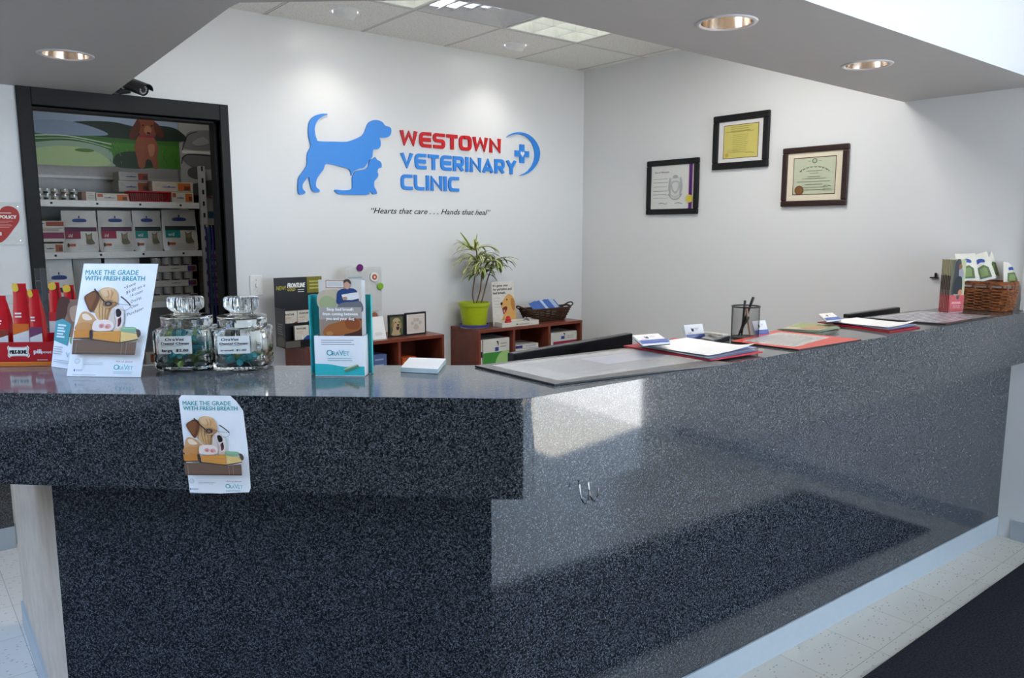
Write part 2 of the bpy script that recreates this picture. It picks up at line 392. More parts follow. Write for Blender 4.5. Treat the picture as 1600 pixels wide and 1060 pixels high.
struct(mb, 'trim_1')
struct(MB().box(XW - .012, XW, 1.335, 1.352, ZT + .002, ZS, M_white), 'trim_2')
# storage-room shell
SY = 5.3
struct(MB().box(.2, 2.9, 6.1, 6.2, 0, 2.7, M_wall), 'wall_storage_back')
struct(MB().box(.1, .2, YW + T, 6.2, 0, 2.7, M_wall), 'wall_storage_left')
struct(MB().box(2.9, 3.0, YW + T, 6.2, 0, 2.7, M_wall), 'wall_storage_right')
struct(MB().box(.1, 3.0, YW + T, 6.2, 2.7, 2.75, M_tile), 'ceiling_storage')
lamp('storage_fill_lamp', 'AREA', (1.3, 4.95, 2.66), 3, (1, .95, .86), .5, .3, aim=(0, 0, -1))  # fill light added to lift the storage room, no fixture modelled
# door frame
mb = MB(); w = .085
for a, b in ((DX0 - .06, DX0), (DX1, DX1 + .047)): mb.box(a, b, YW - .02, YW + T + .01, 0, DZ + w, M_black)
mb.box(DX0, DX1, YW - .02, YW + T + .01, DZ, DZ + w, M_black)
for a, b in ((DX0, DX0 + .012), (DX1 - .018, DX1)): mb.box(a, b, YW + .045, YW + T, 0, DZ, M_black)
mb.box(DX0, DX1, YW + .045, YW + T, DZ - .014, DZ, M_black)
struct(mb, 'door_1', bevel=.003)
# baseboards
struct(MB().box(XW - .01, XW, -1.15, 1.30, 0, .10, M_cove), 'baseboard_right')
struct(MB().box(XL, .56, YW - .012, YW, 0, .10, M_cove), 'baseboard_back')
# floor mat
M_mat = mat('charcoal_mat', (.022, .022, .028), .95, spec=.1, var=.5, scale=130, bump=.4)
mb = MB(); mb.slab((4.09, 1.150, .001), (-2.9, .03, 0), (-.01, -.76, 0), (0, 0, .007), M_mat)
mb.build('floor_mat', label='charcoal entrance mat lying on speckled tile floor beside the counter', cat='mat')
# second mat, in front of the bend's left side
mb = MB(); mb.prism([(1.07, 1.40), (-1.2, 3.49), (-4.5, 3.49), (-4.5, -3.0), (.98, -3.0)], .001, .008, M_mat)
mb.build('floor_mat', label='charcoal mat mirrored in the counter side below the taped poster', cat='mat')
# ------------------------------------------------------------------ reception counter
CA = V((1.145, 1.362)); CL = V((-.075, 2.470)); CR = V((XW - .003, 1.300))
def arc_corner(a, c, b, r, n=6):
    """points rounding corner c between a and b with tangent length r"""
    p = c + (a - c).normalized() * r; q = c + (b - c).normalized() * r
    return [tuple((1 - t) ** 2 * p + 2 * t * (1 - t) * c + t * t * q) for t in [i / n for i in range(n + 1)]]
def offset(pts, d):
    L, R_ = ribbon(pts, 2 * d); return [tuple(p) for p in L]
fr = [tuple(CL)] + arc_corner(CL, CA, CR, .035) + [tuple(CR)]        # front line, left to right
back = [(CR.x, 1.652), (1.452, 1.702), (1.309, 1.814), (.58, 2.394), (.12, 2.77)]
fi = offset(fr, .002)
counter = thing('reception_counter', 'long bent reception counter faced in dark speckled laminate on pale tile floor', 'counter', (2.2, 1.45, 0))
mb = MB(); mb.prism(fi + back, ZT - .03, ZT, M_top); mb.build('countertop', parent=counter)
inner = offset(fr, .022)
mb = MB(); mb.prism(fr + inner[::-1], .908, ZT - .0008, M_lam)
for v_ in mb.v:
    if v_.z < .95: s_ = max(0, (CA - v_.xy).dot((CA - CL).normalized())); v_.z += .016 * s_ / 1.28
mb.build('front_apron', parent=counter, smooth=30, label='deep speckled band under the counter edge')
BC = V((1.152, 1.497)); BL = V((.2995, 2.279)); BR = V((XW - .003, 1.368))
mb = MB(); bl = [tuple(BL), tuple(BC)]; o = offset([tuple(BL), tuple(BC), tuple(BR)], .025)
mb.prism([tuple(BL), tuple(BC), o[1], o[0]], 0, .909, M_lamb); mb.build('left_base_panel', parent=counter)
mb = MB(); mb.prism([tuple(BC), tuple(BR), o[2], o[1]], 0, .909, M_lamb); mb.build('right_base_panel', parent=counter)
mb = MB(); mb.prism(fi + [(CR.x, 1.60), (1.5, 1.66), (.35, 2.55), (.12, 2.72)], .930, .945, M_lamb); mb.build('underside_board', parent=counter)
tk = offset([tuple(BL), tuple(BC), tuple(BR)], -.006)
mb = MB(); mb.prism([tk[1], tk[2], tuple(BR), tuple(BC)], 0, .102, M_cove); mb.build('toe_kick', parent=counter, label='pale grey vinyl toe kick')
mb = MB(); mb.prism([(.2995, 2.279), (.327, 2.279 + .02), (.352, 3.447), (.323, 3.447)], 0, .906, M_beige); mb.build('end_panel', parent=counter, label='beige streaked end panel of the counter base')
mb = MB(); mb.prism([(.291, 2.30), (.2995, 2.30), (.323, 3.447), (.315, 3.447)], 0, .10, M_cove); mb.build('end_toe_kick', parent=counter)
for x in (1.335, 1.367):
    mb = MB(); mb.tube([(x + .012 * cos(a), 1.345 + .030 * cos(a) + .004, .905 + .045 * min(0, sin(a)) + 0.0) for a in [pi + pi * i / 12 for i in range(13)]], .0022, M_chrome)
    mb.build('wire_hook', parent=counter, smooth=60, label='steel wire hook under the counter edge')
mb = MB(); mb.box(-1.2, .40, YW - .07, YW - .013, .11, .72, M_lam); mb.box(-1.2, .40, YW - .073, YW - .013, .0, .11, M_cove)
mb.build('side_cabinet', label='dark speckled low cabinet against the wall beyond the beige counter end', cat='cabinet')
# ------------------------------------------------------------------ recessed lights
M_lampring = mat('light_trim_ring', (.55, .55, .56), .35)
M_refl = mat('alzak_reflector', (.75, .68, .60), .18, 1)
M_bulb = mat('warm_bulb', (1, .75, .45), .5, emit=30, ecol=(1, .62, .28, 1))
dll = ['round recessed light in the soffit above the storage doorway', 'round recessed light in the soffit above the middle of the counter', 'round recessed light in the soffit nearest the diploma wall']
for c, lb in zip([DLs[2], DLs[0], DLs[1]], dll):
    t = thing('recessed_light', lb, 'ceiling light', (c[0], c[1], ZS), 'warm recessed lights in the soffit')
    mb = MB(); mb.lathe((c[0], c[1], ZS), [(.082, -.001), (.088, -.005), (.097, -.004), (.100, 0)], M_lampring, 40, cap=False); mb.build('trim_ring', parent=t, smooth=40)
    mb = MB(); n = 40; pr = [(.083, -.001), (.080, .03), (.070, .07), (.055, .11), (.04, .125)]
    mb.lathe((c[0], c[1], ZS), pr, M_refl, 24, cap=False); mb.build('reflector', parent=t, smooth=20)
    mb = MB(); mb.ball((c[0], c[1], ZS + .085), .032, M_bulb, 16); mb.build('bulb', parent=t, smooth=60)
    lamp('recessed_lamp', 'SPOT', (c[0], c[1], ZS + .04), 5, (1, .72, .45), .03, aim=(0, 0, -1), spot_size=1.9, spot_blend=.6)
M_eye = mat('white_eyeball_trim', (.8, .8, .78), .35)
M_wb = mat('cool_bulb', (1, 1, .95), .5, emit=14)
for c, lb in zip(DLc, ['white eyeball light in the tile ceiling above the dog emblem', 'white eyeball light in the tile ceiling above the red and blue lettering']):
    t = thing('eyeball_light', lb, 'ceiling light', (c[0], c[1], ZC), 'eyeball lights along the sign wall')
    mb = MB(); mb.lathe((c[0], c[1], ZC), [(.072, -.001), (.078, -.006), (.088, -.004), (.092, 0)], M_eye, 36, cap=False); mb.build('trim_ring', parent=t, smooth=40)
    ax = V((0, .30, -.95)).normalized(); cc = V((c[0], c[1], ZC + .012))
    mb = MB(); mb.lathe(cc, [(.066, -.06), (.070, -.02), (.068, .012), (.058, .038), (.050, .046), (.046, .040), (.046, .0)], M_eye, 32, ax=ax, cap=False); mb.build('eyeball', parent=t, smooth=40)
    mb = MB(); mb.lathe(cc, [(.0, .004), (.046, .004), (.046, .034), (.0, .044)], M_wb, 24, ax=ax); mb.build('bulb', parent=t)
    lamp('eyeball_lamp', 'SPOT', cc + ax * .062, 9, (1, .95, .88), .04, aim=(0, .12, -1), spot_size=2.0, spot_blend=.9)
M_troff = mat('louver_white', (.78, .78, .74), .3)
M_tube = mat('fluorescent_tube', (.95, 1, .95), .4, emit=3.5)
for p, lb in zip(TR, ['square louvered fluorescent ceiling panel beside the air vent, nearer the doorway', 'square louvered fluorescent ceiling panel between the air vent and the diploma wall']):
    x, y = p; t = thing('ceiling_panel_light', lb, 'ceiling light', (x + TS / 2, y + TS / 2, ZC), 'fluorescent ceiling panels')
    mb = MB(); g = .006
    for a in ((x + g, x + .022, y + g, y + TS - g), (x + TS - .022, x + TS - g, y + g, y + TS - g), (x + .022, x + TS - .022, y + g, y + .022), (x + .022, x + TS - .022, y + TS - .022, y + TS - g)): mb.box(*a, ZC - .003, ZC + .012, M_black if 0 else M_troff)
    mb.build('frame', parent=t)
    mb = MB()
    for k in (1, 2):
        xx = x + .02 + (TS - .04) * k / 3; mb.prism([(xx - .003, y + .022), (xx + .003, y + .022), (xx + .003, y + TS - .022), (xx - .003, y + TS - .022)], ZC, ZC + .055, M_troff)
        yy = y + .02 + (TS - .04) * k / 3; mb.prism([(x + .022, yy - .003), (x + TS - .022, yy - .003), (x + TS - .022, yy + .003), (x + .022, yy + .003)], ZC, ZC + .055, M_troff)
    mb.build('louver', parent=t)
    mb = MB(); mb.box(x + .006, x + TS - .006, y + .006, y + TS - .006, ZC + .11, ZC + .115, M_troff)
    for a in ((x + .006, x + .012, y, y + TS), (x + TS - .012, x + TS - .006, y, y + TS), (x, x + TS, y + .006, y + .012), (x, x + TS, y + TS - .012, y + TS - .006)): mb.box(*a, ZC + .012, ZC + .11, M_troff)
    mb.build('housing', parent=t)
    for k in (0, 1, 2):
        xx = x + TS * (k + .5) / 3; mb = MB(); mb.tube([(xx, y + .03, ZC + .085), (xx, y + TS - .03, ZC + .085)], .013, M_tube, 10); mb.build('fluorescent_tube', parent=t, smooth=50)
for xx in (2.1, 3.33): lamp('hidden_fill_lamp', 'AREA', (xx, 2.45, ZC - .01), 17, (1, .98, .94), .56, .56, aim=(0, 0, -1))  # unseen area lamps added above the soffit edge to brighten the back walls
x, y = VT; t = thing('air_vent', 'square white four-way air vent between the two ceiling panel lights', 'vent', (x + .3, y + .3, ZC))
M_vent = mat('vent_grey_white', (.62, .62, .62), .4)
cx_, cy_ = x + TS / 2, y + TS / 2
mb = MB(); mb.box(x + .006, x + TS - .006, y + .006, y + TS - .006, ZC + .060, ZC + .065, M_vent)
mb.box(x + .2, x + .4, cy_ - .004, cy_ + .004, ZC + .03, ZC + .05, M_blackp); mb.box(cx_ - .004, cx_ + .004, y + .2, y + .4, ZC + .03, ZC + .05, M_blackp); mb.build('duct_backing', parent=t)
for j, (ro, ri, zo, zi) in enumerate([(.298, .262, .0, .022), (.236, .196, -.012, .012), (.168, .130, -.016, .008), (.102, .066, -.018, .004), (.040, .0005, -.018, -.010)]):
    mb = MB(); q = lambda r, z: [(cx_ - r, cy_ - r, ZC + z), (cx_ + r, cy_ - r, ZC + z), (cx_ + r, cy_ + r, ZC + z), (cx_ - r, cy_ + r, ZC + z)]
    vs = q(ro, zo) + q(ri, zi) + q(ro, zo + .004) + q(ri, zi + .004); fs = []
    for i in range(4):
        k = (i + 1) % 4; fs += [(i, 4 + i, 4 + k, k), (8 + i, 8 + k, 12 + k, 12 + i), (i, k, 8 + k, 8 + i), (4 + i, 12 + i, 12 + k, 4 + k)]
    mb.add(vs, fs, M_vent); mb.build('vane', parent=t)
# ------------------------------------------------------------------ clinic sign on the wall
def wallpt(u, v): p = at(u, v, y=YW); return (p.x, p.z)
sign = thing('wall_sign', 'blue and red raised clinic sign with dog and cat silhouettes on the wall', 'sign', (3.1, YW, 1.75))
M_blue = mat('sign_blue_acrylic', '#3186DC', .35, var=.01); M_red = mat('sign_red_acrylic', '#C4151C', .35, var=.01)
def raised(name, polys, m, d0=.012, parent=sign, **k):
    """polys in wall (x,z) coordinates extruded out from the wall"""
    mb = MB()
    for pi_, poly in enumerate(polys):
        d = d0 + .0004 * pi_
        tr = tessellate_polygon([[V((p[0], p[1], 0)) for p in poly]]); n = len(poly)
        mb.add([(p[0], YW - d, p[1]) for p in poly], [t_ if (V((poly[t_[1]][0] - poly[t_[0]][0], poly[t_[1]][1] - poly[t_[0]][1])).cross(V((poly[t_[2]][0] - poly[t_[0]][0], poly[t_[2]][1] - poly[t_[0]][1])))) > 0 else t_[::-1] for t_ in tr], m)
        A = sum(poly[i][0] * poly[(i + 1) % n][1] - poly[(i + 1) % n][0] * poly[i][1] for i in range(n))
        fs = [(i, n + i, n + (i + 1) % n, (i + 1) % n) for i in range(n)]
        if A < 0: fs = [f[::-1] for f in fs]
        mb.add([(p[0], YW - d, p[1]) for p in poly] + [(p[0], YW, p[1]) for p in poly], fs, m)
    return mb.build(name, parent=parent, **k)
def c8(pts): return [wallpt(440 + p[0] / 3.636, 160 + p[1] / 3.636) for p in pts]
dog = [(258,68),(225,66),(185,78),(158,105),(148,150),(150,190),(158,225),(163,250),(145,285),(140,320),(140,355),(120,390),(95,425),(90,450),(92,520),(125,520),(130,508),(118,495),(115,470),(130,445),(150,425),(155,450),(165,490),(178,508),(208,511),(211,498),(192,480),(192,450),(205,420),(232,385),(247,351),(290,355),(340,368),(375,378),(388,395),(392,418),(402,397),(430,380),(462,372),(480,350),(495,325),(510,312),(513,288),(518,268),(545,265),(558,245),(556,215),(552,203),(572,202),(600,198),(616,180),(617,150),(603,139),(582,132),(570,115),(545,103),(515,103),(490,118),(477,145),(465,175),(445,195),(400,215),(360,225),(285,224),(210,222),(195,210),(185,170),(185,140),(200,105),(228,82)]
cat = [(528,312),(537,326),(555,337),(563,352),(562,370),(545,378),(540,395),(545,415),(535,435),(522,450),(522,480),(533,500),(537,520),(515,522),(508,512),(490,512),(485,525),(350,524),(315,518),(298,502),(305,496),(340,500),(392,495),(398,470),(398,430),(410,400),(430,388),(470,380),(488,365),(492,345),(500,325),(515,322)]
raised('dog_emblem', [smooth_loop(c8(dog), 3)], M_blue); raised('cat_emblem', [smooth_loop(c8(cat), 3)], M_blue)
cr_o = [(1275,197),(1300,180),(1340,170),(1390,180),(1430,210),(1457,255),(1463,300),(1450,345),(1420,385),(1385,408),(1352,416)]
cr_i = [(1352,414),(1385,398),(1415,365),(1432,325),(1434,285),(1422,240),(1400,208),(1370,188),(1335,181),(1300,187)]
raised('crescent_emblem', [smooth_loop(c8(cr_o + cr_i), 3)], M_blue)
cxw, czw = wallpt(440 + 1362 / 3.636, 160 + 293 / 3.636); hw = .066; ww = .021
raised('cross_emblem', [[(cxw - ww, czw - hw), (cxw + ww, czw - hw), (cxw + ww, czw - ww), (cxw + hw, czw - ww), (cxw + hw, czw + ww), (cxw + ww, czw + ww), (cxw + ww, czw + hw), (cxw - ww, czw + hw), (cxw - ww, czw + ww), (cxw - hw, czw + ww), (cxw - hw, czw - ww), (cxw - ww, czw - ww)]], M_blue)
raised('heart_emblem', [[(cxw, czw - .024), (cxw + .018, czw), (cxw + .018, czw + .010), (cxw + .010, czw + .016), (cxw, czw + .008), (cxw - .010, czw + .016), (cxw - .018, czw + .010), (cxw - .018, czw)]], M_paper, .0135)
def rc(pts, r=.22, closed=False, n=4):
    P = [V(p) for p in pts]; k = len(P); out = []
    for i in range(k):
        if not closed and i in (0, k - 1): out.append(tuple(P[i])); continue
        a, b = P[i - 1], P[(i + 1) % k]
        rr = min(r, (a - P[i]).length * .49, (b - P[i]).length * .49); out += arc_corner(a, P[i], b, rr, n)
    return out
h_ = .5
GL = {'W': (1.35, [([(.12, 1), (.33, .1), (.675, .9), (1.02, .1), (1.23, 1)], 0, 0)]), 'E': (.95, [([(.95, .9), (.11, .9), (.11, .1), (.95, .1)], .3, 0), ([(.05, .5), (.9, .5)], 0, 0)]),
      'S': (.95, [([(.95, .9), (.1, .9), (.1, .5), (.85, .5), (.85, .1), (0, .1)], .2, 0)]), 'T': (.9, [([(0, .9), (.9, .9)], 0, 0), ([(.45, .85), (.45, 0)], 0, 0)]),
      'O': (1.0, [([(.1, .9), (.1, .1), (.9, .1), (.9, .9)], .28, 1)]), 'N': (1.0, [([(.11, 0), (.11, .93), (.89, .07), (.89, 1)], 0, 0)]), 'V': (1.0, [([(.1, 1), (.5, .08), (.9, 1)], 0, 0)]),
      'R': (.95, [([(.11, 0), (.11, 1)], 0, 0), ([(.05, .89), (.83, .89), (.83, .42), (.05, .42)], .22, 0), ([(.50, .40), (.83, 0)], 0, 0)]), 'I': (.24, [([(.12, 0), (.12, 1)], 0, 0)]),
      'A': (1.0, [([(.08, 0), (.5, .92), (.92, 0)], 0, 0), ([(.25, .27), (.75, .27)], 0, 0)]), 'Y': (1.0, [([(.1, 1), (.5, .45), (.9, 1)], 0, 0), ([(.5, .5), (.5, 0)], 0, 0)]),
      'C': (.95, [([(.95, .9), (.11, .9), (.11, .1), (.95, .1)], .3, 0)]), 'L': (.85, [([(.11, 1), (.11, .1), (.85, .1)], .3, 0)])}
def wordsign(word, x0, x1, z0, z1, m):
    gap = .17; tot = sum(GL[c][0] for c in word) + gap * (len(word) - 1); kx = (x1 - x0) / tot; kz = z1 - z0; x = 0
    for c in word:
        w_, strokes = GL[c]; polys = []
        for pts, r, cl in strokes:
            p = rc(pts, r, bool(cl)) if r else pts; th = .235 if r else .26
            L, R_ = ribbon(p, th, bool(cl))
            f = lambda q: (x0 + (x + q[0]) * kx, z0 + max(0, min(1, q[1])) * kz)
            if cl:
                for i in range(len(L)): k = (i + 1) % len(L); polys.append([f(L[i]), f(L[k]), f(R_[k]), f(R_[i])])
            else: polys.append([f(q) for q in L] + [f(q) for q in R_[::-1]])
        raised('letter_' + c.lower(), polys, m, .012); x += w_ + gap
for word, tl, blv, ru, m in (('WESTOWN', (624, 203), 227.8, 781, M_red), ('VETERINARY', (625, 238.2), 263, 805.5, M_blue), ('CLINIC', (625.5, 272.3), 296.5, 715.6, M_blue)):
    x0, z1 = wallpt(*tl); z0 = wallpt(tl[0] + 3, blv)[1]; x1 = at(ru, 240, y=YW).x; wordsign(word, x0, x1, z0, z1, m)
mb = MB(); x0, z0 = wallpt(580, 333.5); x1 = wallpt(766, 333)[0]
Art(mb, (x0, YW, z0), (1, 0, 0), (0, 0, -1), (0, -1, 0), eps=.0008).text('“Hearts that care . . . Hands that heal”', 0, 0, .036, '#1A1A1C', width=x1 - x0, shear=.35, bold=.012)
mb.build('wall_motto', origin=(x0, YW, z0), label='black italic motto lettered on the wall beneath the clinic sign', cat='lettering')
# ------------------------------------------------------------------ framed certificates on the right wall
def picture(nm, label, c, fw, glassart, fm, bevel=.006, fd=.022):
    y0, y1, z0, z1 = c          # y0 > y1 (photo left to right)
    t = thing(nm, label, 'framed certificate', (XW, (y0 + y1) / 2, (z0 + z1) / 2), 'framed certificates on the right wall')
    mb = MB(); X = XW - fd
    for a in ((y1, y0, z0, z0 + fw), (y1, y0, z1 - fw, z1), (y1, y1 + fw, z0 + fw, z1 - fw), (y0 - fw, y0, z0 + fw, z1 - fw)): mb.box(X, XW - .001, *a, fm)
    mb.build('frame', parent=t, bevel=bevel)
    mb = MB(); W_ = y0 - y1 - 2 * fw; H_ = z1 - z0 - 2 * fw
    A = panel(mb, (XW - .010, y0 - fw, z1 - fw), (0, -W_, 0), (0, 0, -H_), 100, 100, M_paper, .004)
    glassart(A); mb.build('certificate', parent=t)
def yz(u, v): p = at(u, v, x=XW); return p.y, p.z
def rect4(l, r, tl, bl, tr, br):
    y0 = yz(l, tl)[0]; y1 = yz(r, tr)[0]; return (y0, y1, (yz(l, bl)[1] + yz(r, br)[1]) / 2, (yz(l, tl)[1] + yz(r, tr)[1]) / 2)
def cert1(A):
    A.rect(0, 0, 100, 100, '#D5D6D2'); A.text('State of Wisconsin', 8, 17, 4, '#30343A', width=34, shear=.3, bold=.01)
    for y in (30, 38, 48, 58, 66, 74): A.lines(6, y, 42, 1, 0, '#8A8D90', 1.0)
    A.ell(58, 50, 17, 24, '#B9BCBB'); A.ell(58, 50, 15, 22, '#CDCFCC'); A.blob([(50, 38), (66, 38), (67, 55), (58, 66), (49, 55)], '#AEB2B2'); A.blob([(52, 41), (64, 41), (64, 53), (58, 61), (52, 53)], '#CED0CC')
    for sx in (-1, 1): A.blob([(58 + sx * 11, 30), (58 + sx * 15, 36), (58 + sx * 14, 68), (58 + sx * 10, 66)], '#A9ADAE')
    A.ell(58, 27, 6, 4, '#A0A4A6'); A.line([(42, 66), (50, 76), (58, 78), (66, 76), (74, 66)], 2, '#9DA1A3', smooth=4)
    A.rect(88, 0, 97, 100, '#C9CBD2'); A.rect(89, 0, 91, 100, '#8B1E5A'); A.rect(91, 0, 95, 100, '#2B2E7A'); A.rect(95, 0, 97, 100, '#8B1E5A')
    A.ell(91, 78, 8, 9, '#C9BC4A'); A.line([(20, 88), (28, 86), (36, 89), (40, 86)], .8, '#555A60', smooth=4); A.line([(58, 88), (66, 86), (76, 89)], .8, '#555A60', smooth=4)
def cert2(A):
    A.rect(0, 0, 100, 100, '#DAD8D8'); A.rect(11, 9, 90, 91, '#3A3528'); A.rect(12.2, 10.4, 88.8, 89.6, '#C9BD6A')
    A.lines(28, 14, 72, 3, 5, '#7F7A3C', 1.1); A.lines(16, 26, 85, 1, 5, '#7F7A3C', 1.2)
    A.lines(33, 34, 68, 10, 4.6, '#98904C', .8); A.lines(20, 70, 50, 3, 3, '#A0985A', .7); A.ell(20, 82, 4, 4.5, '#B29B3E'); A.line([(62, 80), (72, 78), (82, 81)], .7, '#6B6632', smooth=4)
def cert3(A):
    A.rect(0, 0, 100, 100, '#DCD2BC'); A.rect(11, 10, 89, 88, '#4A2420'); A.rect(12.2, 11.6, 87.8, 86.4, '#B9BFA6')
    A.ell(50, 18, 4.6, 5.2, '#5D665E'); A.ell(50, 18, 3, 3.4, '#AEB59E'); A.lines(38, 18, 44, 1, 1, '#5D665E', .7); A.lines(57, 18, 63, 1, 1, '#5D665E', .7)
    s_ = 'University of Wisconsin and Veterinary'
    for i in range(26):
        a = radians(-58 + 116 * i / 25); A.rect(50 + 31 * sin(a) - .7, 50 - 20 * cos(a) - 1.1, 50 + 31 * sin(a) + .5, 50 - 20 * cos(a) + (1.6 if i % 3 else -.2), '#4A524A'); A.k -= 1
    A.k += 1
    for y, a, b in ((38, 36, 64), (43, 42, 58), (50, 38, 62), (54, 28, 72), (60, 20, 80), (66, 34, 66), (72, 30, 76), (77, 30, 72)): A.lines(a, y, b, 1, 0, '#7F8A78', 1.0, 0)
    A.ell(24, 78, 8.5, 9.5, '#6E4A2A'); A.ell(24, 78, 6.3, 7.2, '#7C5632'); A.line([(68, 72), (74, 69), (82, 72)], .9, '#3C443C', smooth=4); A.lines(68, 76, 84, 2, 3, '#6F7868', .7)
M_frd = mat('espresso_frame', (.03, .014, .011), .3, var=.2)
picture('picture_frame', 'black-framed certificate with purple ribbon strip and gold seal, lowest beside the wall corner', rect4(1013.6, 1094.7, 253.7, 336.6, 244.8, 333.6), .038, cert1, M_black)
picture('picture_frame', 'black-framed certificate on yellow paper with white mat, hung highest of the three', rect4(1117.6, 1205.6, 184, 267.2, 170.5, 259), .042, cert2, M_black)
picture('picture_frame', 'dark brown framed diploma on greenish paper with cream mat and bronze seal', rect4(1226, 1329.4, 232.9, 323.7, 223.6, 320.8), .034, cert3, M_frd)
# light switch
x, z = wallpt(400, 446); t = thing('light_switch', 'small off-white light switch plate on the wall beside the storage doorway', 'light switch', (x, YW, z))
mb = MB(); mb.box(x - .036, x + .036, YW - .006, YW, z - .058, z + .058, M_eye); mb.build('plate', parent=t, bevel=.002)
mb = MB(); mb.slab((x - .005, YW - .006, z - .012), (.01, 0, 0), (0, 0, .02), (0, -.012, .004), M_eye); mb.build('toggle', parent=t)
for dz in (-.03, .03):
    mb = MB(); mb.lathe((x, YW - .006, z + dz), [(.003, 0), (.003, .001), (0, .0015)], M_chrome, 8, ax=(0, -1, 0)); mb.build('screw', parent=t)
# small hook on the right wall
y, z = yz(1461, 433); mb = MB(); mb.box(XW - .018, XW, y - .02, y + .02, z - .006, z, M_frd); mb.tube([(XW - .008, y - .006, z), (XW - .010, y - .006, z + .022)], .006, M_frd); mb.build('wall_bracket', label='tiny dark bracket on the right wall beside the brochure box', cat='bracket')
# plaque by the door
x0, z1 = wallpt(0, 316); x1, z0 = wallpt(38.5, 382.5); x0 = x1 - .205
t = thing('wall_plaque', 'clear acrylic wall plaque with red heart notice left of the storage doorway', 'sign', ((x0 + x1) / 2, YW, z0))
mb = MB(); A = panel(mb, (x0, YW - .006, z1), (x1 - x0, 0, 0), (0, 0, z0 - z1), 100, 100, mat('plaque_backing', '#C9CCC8', .25), .005)
A.blob([(50, 32), (60, 14), (76, 9), (91, 18), (94, 38), (84, 58), (50, 95), (16, 58), (6, 38), (9, 18), (24, 9), (40, 14)], '#B23A34', 6)
A.text('24 HR', 50, 28, 5, '#F2F2F0', align='CENTER', bold=.02) if 0 else None
A.rect(52, 24.5, 78, 26, '#F2F2F0'); A.text('G POLICY', 44, 38, 7.5, '#F6F6F4', width=44, bold=.05); A.lines(20, 44, 84, 5, 3.6, '#E0B0AC', .9, .3); A.rect(48, 70, 56, 78, '#E6D5D6')
mb.build('printed_panel', parent=t)
for (a, b) in ((.92, .1), (.92, .9), (.08, .1), (.08, .9)):
    mb = MB(); mb.lathe((x0 + (x1 - x0) * a, YW - .006, z1 + (z0 - z1) * b), [(.005, 0), (.005, .003), (.003, .004)], M_chrome, 12, ax=(0, -1, 0)); mb.build('standoff_screw', parent=t)
# security camera
c = V(at(212, 136, y=YW - .10)); t = thing('security_camera', 'black bullet security camera under the soffit above the storage door frame', 'security camera', c)
ax = V((.42, -.75, -.30)).normalized()
mb = MB(); mb.lathe(c, [(.001, -.075), (.026, -.07), (.030, -.05), (.030, .055), (.028, .058), (.024, .050), (.001, .050)], M_blackp, 24, ax=ax); mb.build('housing', parent=t, smooth=40)
mb = MB(); sd = ax.cross(V((0, 0, 1))).normalized(); upv = sd.cross(ax)
pts = []; fs = []
for j, s_ in enumerate((-.07, .082)):
    for i in range(9):
        a = radians(10 + 160 * i / 8); pts.append(c + ax * s_ + sd * .034 * cos(a) + upv * .034 * sin(a))
fs = [(i, i + 1, 10 + i, 9 + i) for i in range(8)]
mb.add(pts + [p + upv * .003 for p in pts], fs + [tuple(18 + q for q in f[::-1]) for f in fs] + [(i + 9, i + 10, i + 28, i + 27) for i in range(8)], M_blackp); mb.build('sun_hood', parent=t, smooth=60)
mb = MB(); mb.lathe(c + ax * .0505, [(.024, 0), (.024, .001), (0, .001)], mat('led_face', (.1, .1, .11), .3), 24, ax=ax); M_led = mat('led', (.7, .7, .72), .2)
for i in range(12):
    a = 2 * pi * i / 12; mb.ball(c + ax * .052 + (sd * cos(a) + upv * sin(a)) * .0185, .0032, M_led, 6)
mb.lathe(c + ax * .051, [(.011, 0), (.010, .004), (.005, .003), (0, .003)], M_blackp, 20, ax=ax); mb.build('lens', parent=t, smooth=40)
mb = MB(); e = c - ax * .03; mb.tube([e - upv * .028, e + V((-.05, .02, -.035)), V((e.x - .055, YW - .02, e.z - .02)), V((e.x - .055, YW - .004, e.z - .02))], .012, M_blackp, 12)
mb.lathe((e.x - .055, YW - .001, e.z - .02), [(.028, 0), (.028, .008), (.018, .012), (0, .012)], M_blackp, 20, ax=(0, -1, 0)); mb.build('mount', parent=t, smooth=40)
# ------------------------------------------------------------------ storage-room shelving
def sh(u, v, y=SY): return at(u, v, y=y)
zA = (sh(60, 312).z + sh(308, 318).z) / 2; zB = (sh(66, 391).z + sh(310, 396).z) / 2; zC = sh(230, 473).z; zD = zC - .40
sx0, sx1 = .45, sh(311, 320).x
unit = thing('shelving_unit', 'grey metal shop shelving full of pet food inside the storage room', 'shelving', ((sx0 + sx1) / 2, SY + .2, 0))
M_strip = mat('shelf_price_strip', (.62, .62, .60), .4)
for z in (zA, zB, zC, zD):
    mb = MB(); mb.box(sx0, sx1, SY + .004, SY + .42, z - .012, z, M_greym); mb.box(sx0, sx1, SY - .004, SY + .004, z - .036, z + .002, M_strip)
    for k in range(5):
        x = sx0 + .12 + (sx1 - sx0) * k / 5; mb.box(x, x + .012, SY - .0052, SY - .004, z - .022, z - .010, M_black)
    mb.build('shelf', parent=unit)
mb = MB(); mb.box(sx0, sx1, SY + .42, SY + .43, .05, 2.4, M_greym); mb.box(sx0, sx1, SY + .405, SY + .42, sh(100, 276, SY + .4).z - .008, sh(100, 276, SY + .4).z + .008, M_strip); mb.build('back_panel', parent=unit)
mb = MB(); px0 = sh(312, 300).x; mb.box(px0, px0 + .038, SY - .01, SY + .025, .0, sh(316, 260).z, M_greym)
for k in range(22):
    z = .35 + k * .075; mb.box(px0 + .013, px0 + .025, SY - .0115, SY - .01, z, z + .03, M_black)
mb.build('slotted_post', parent=unit, bevel=.002)
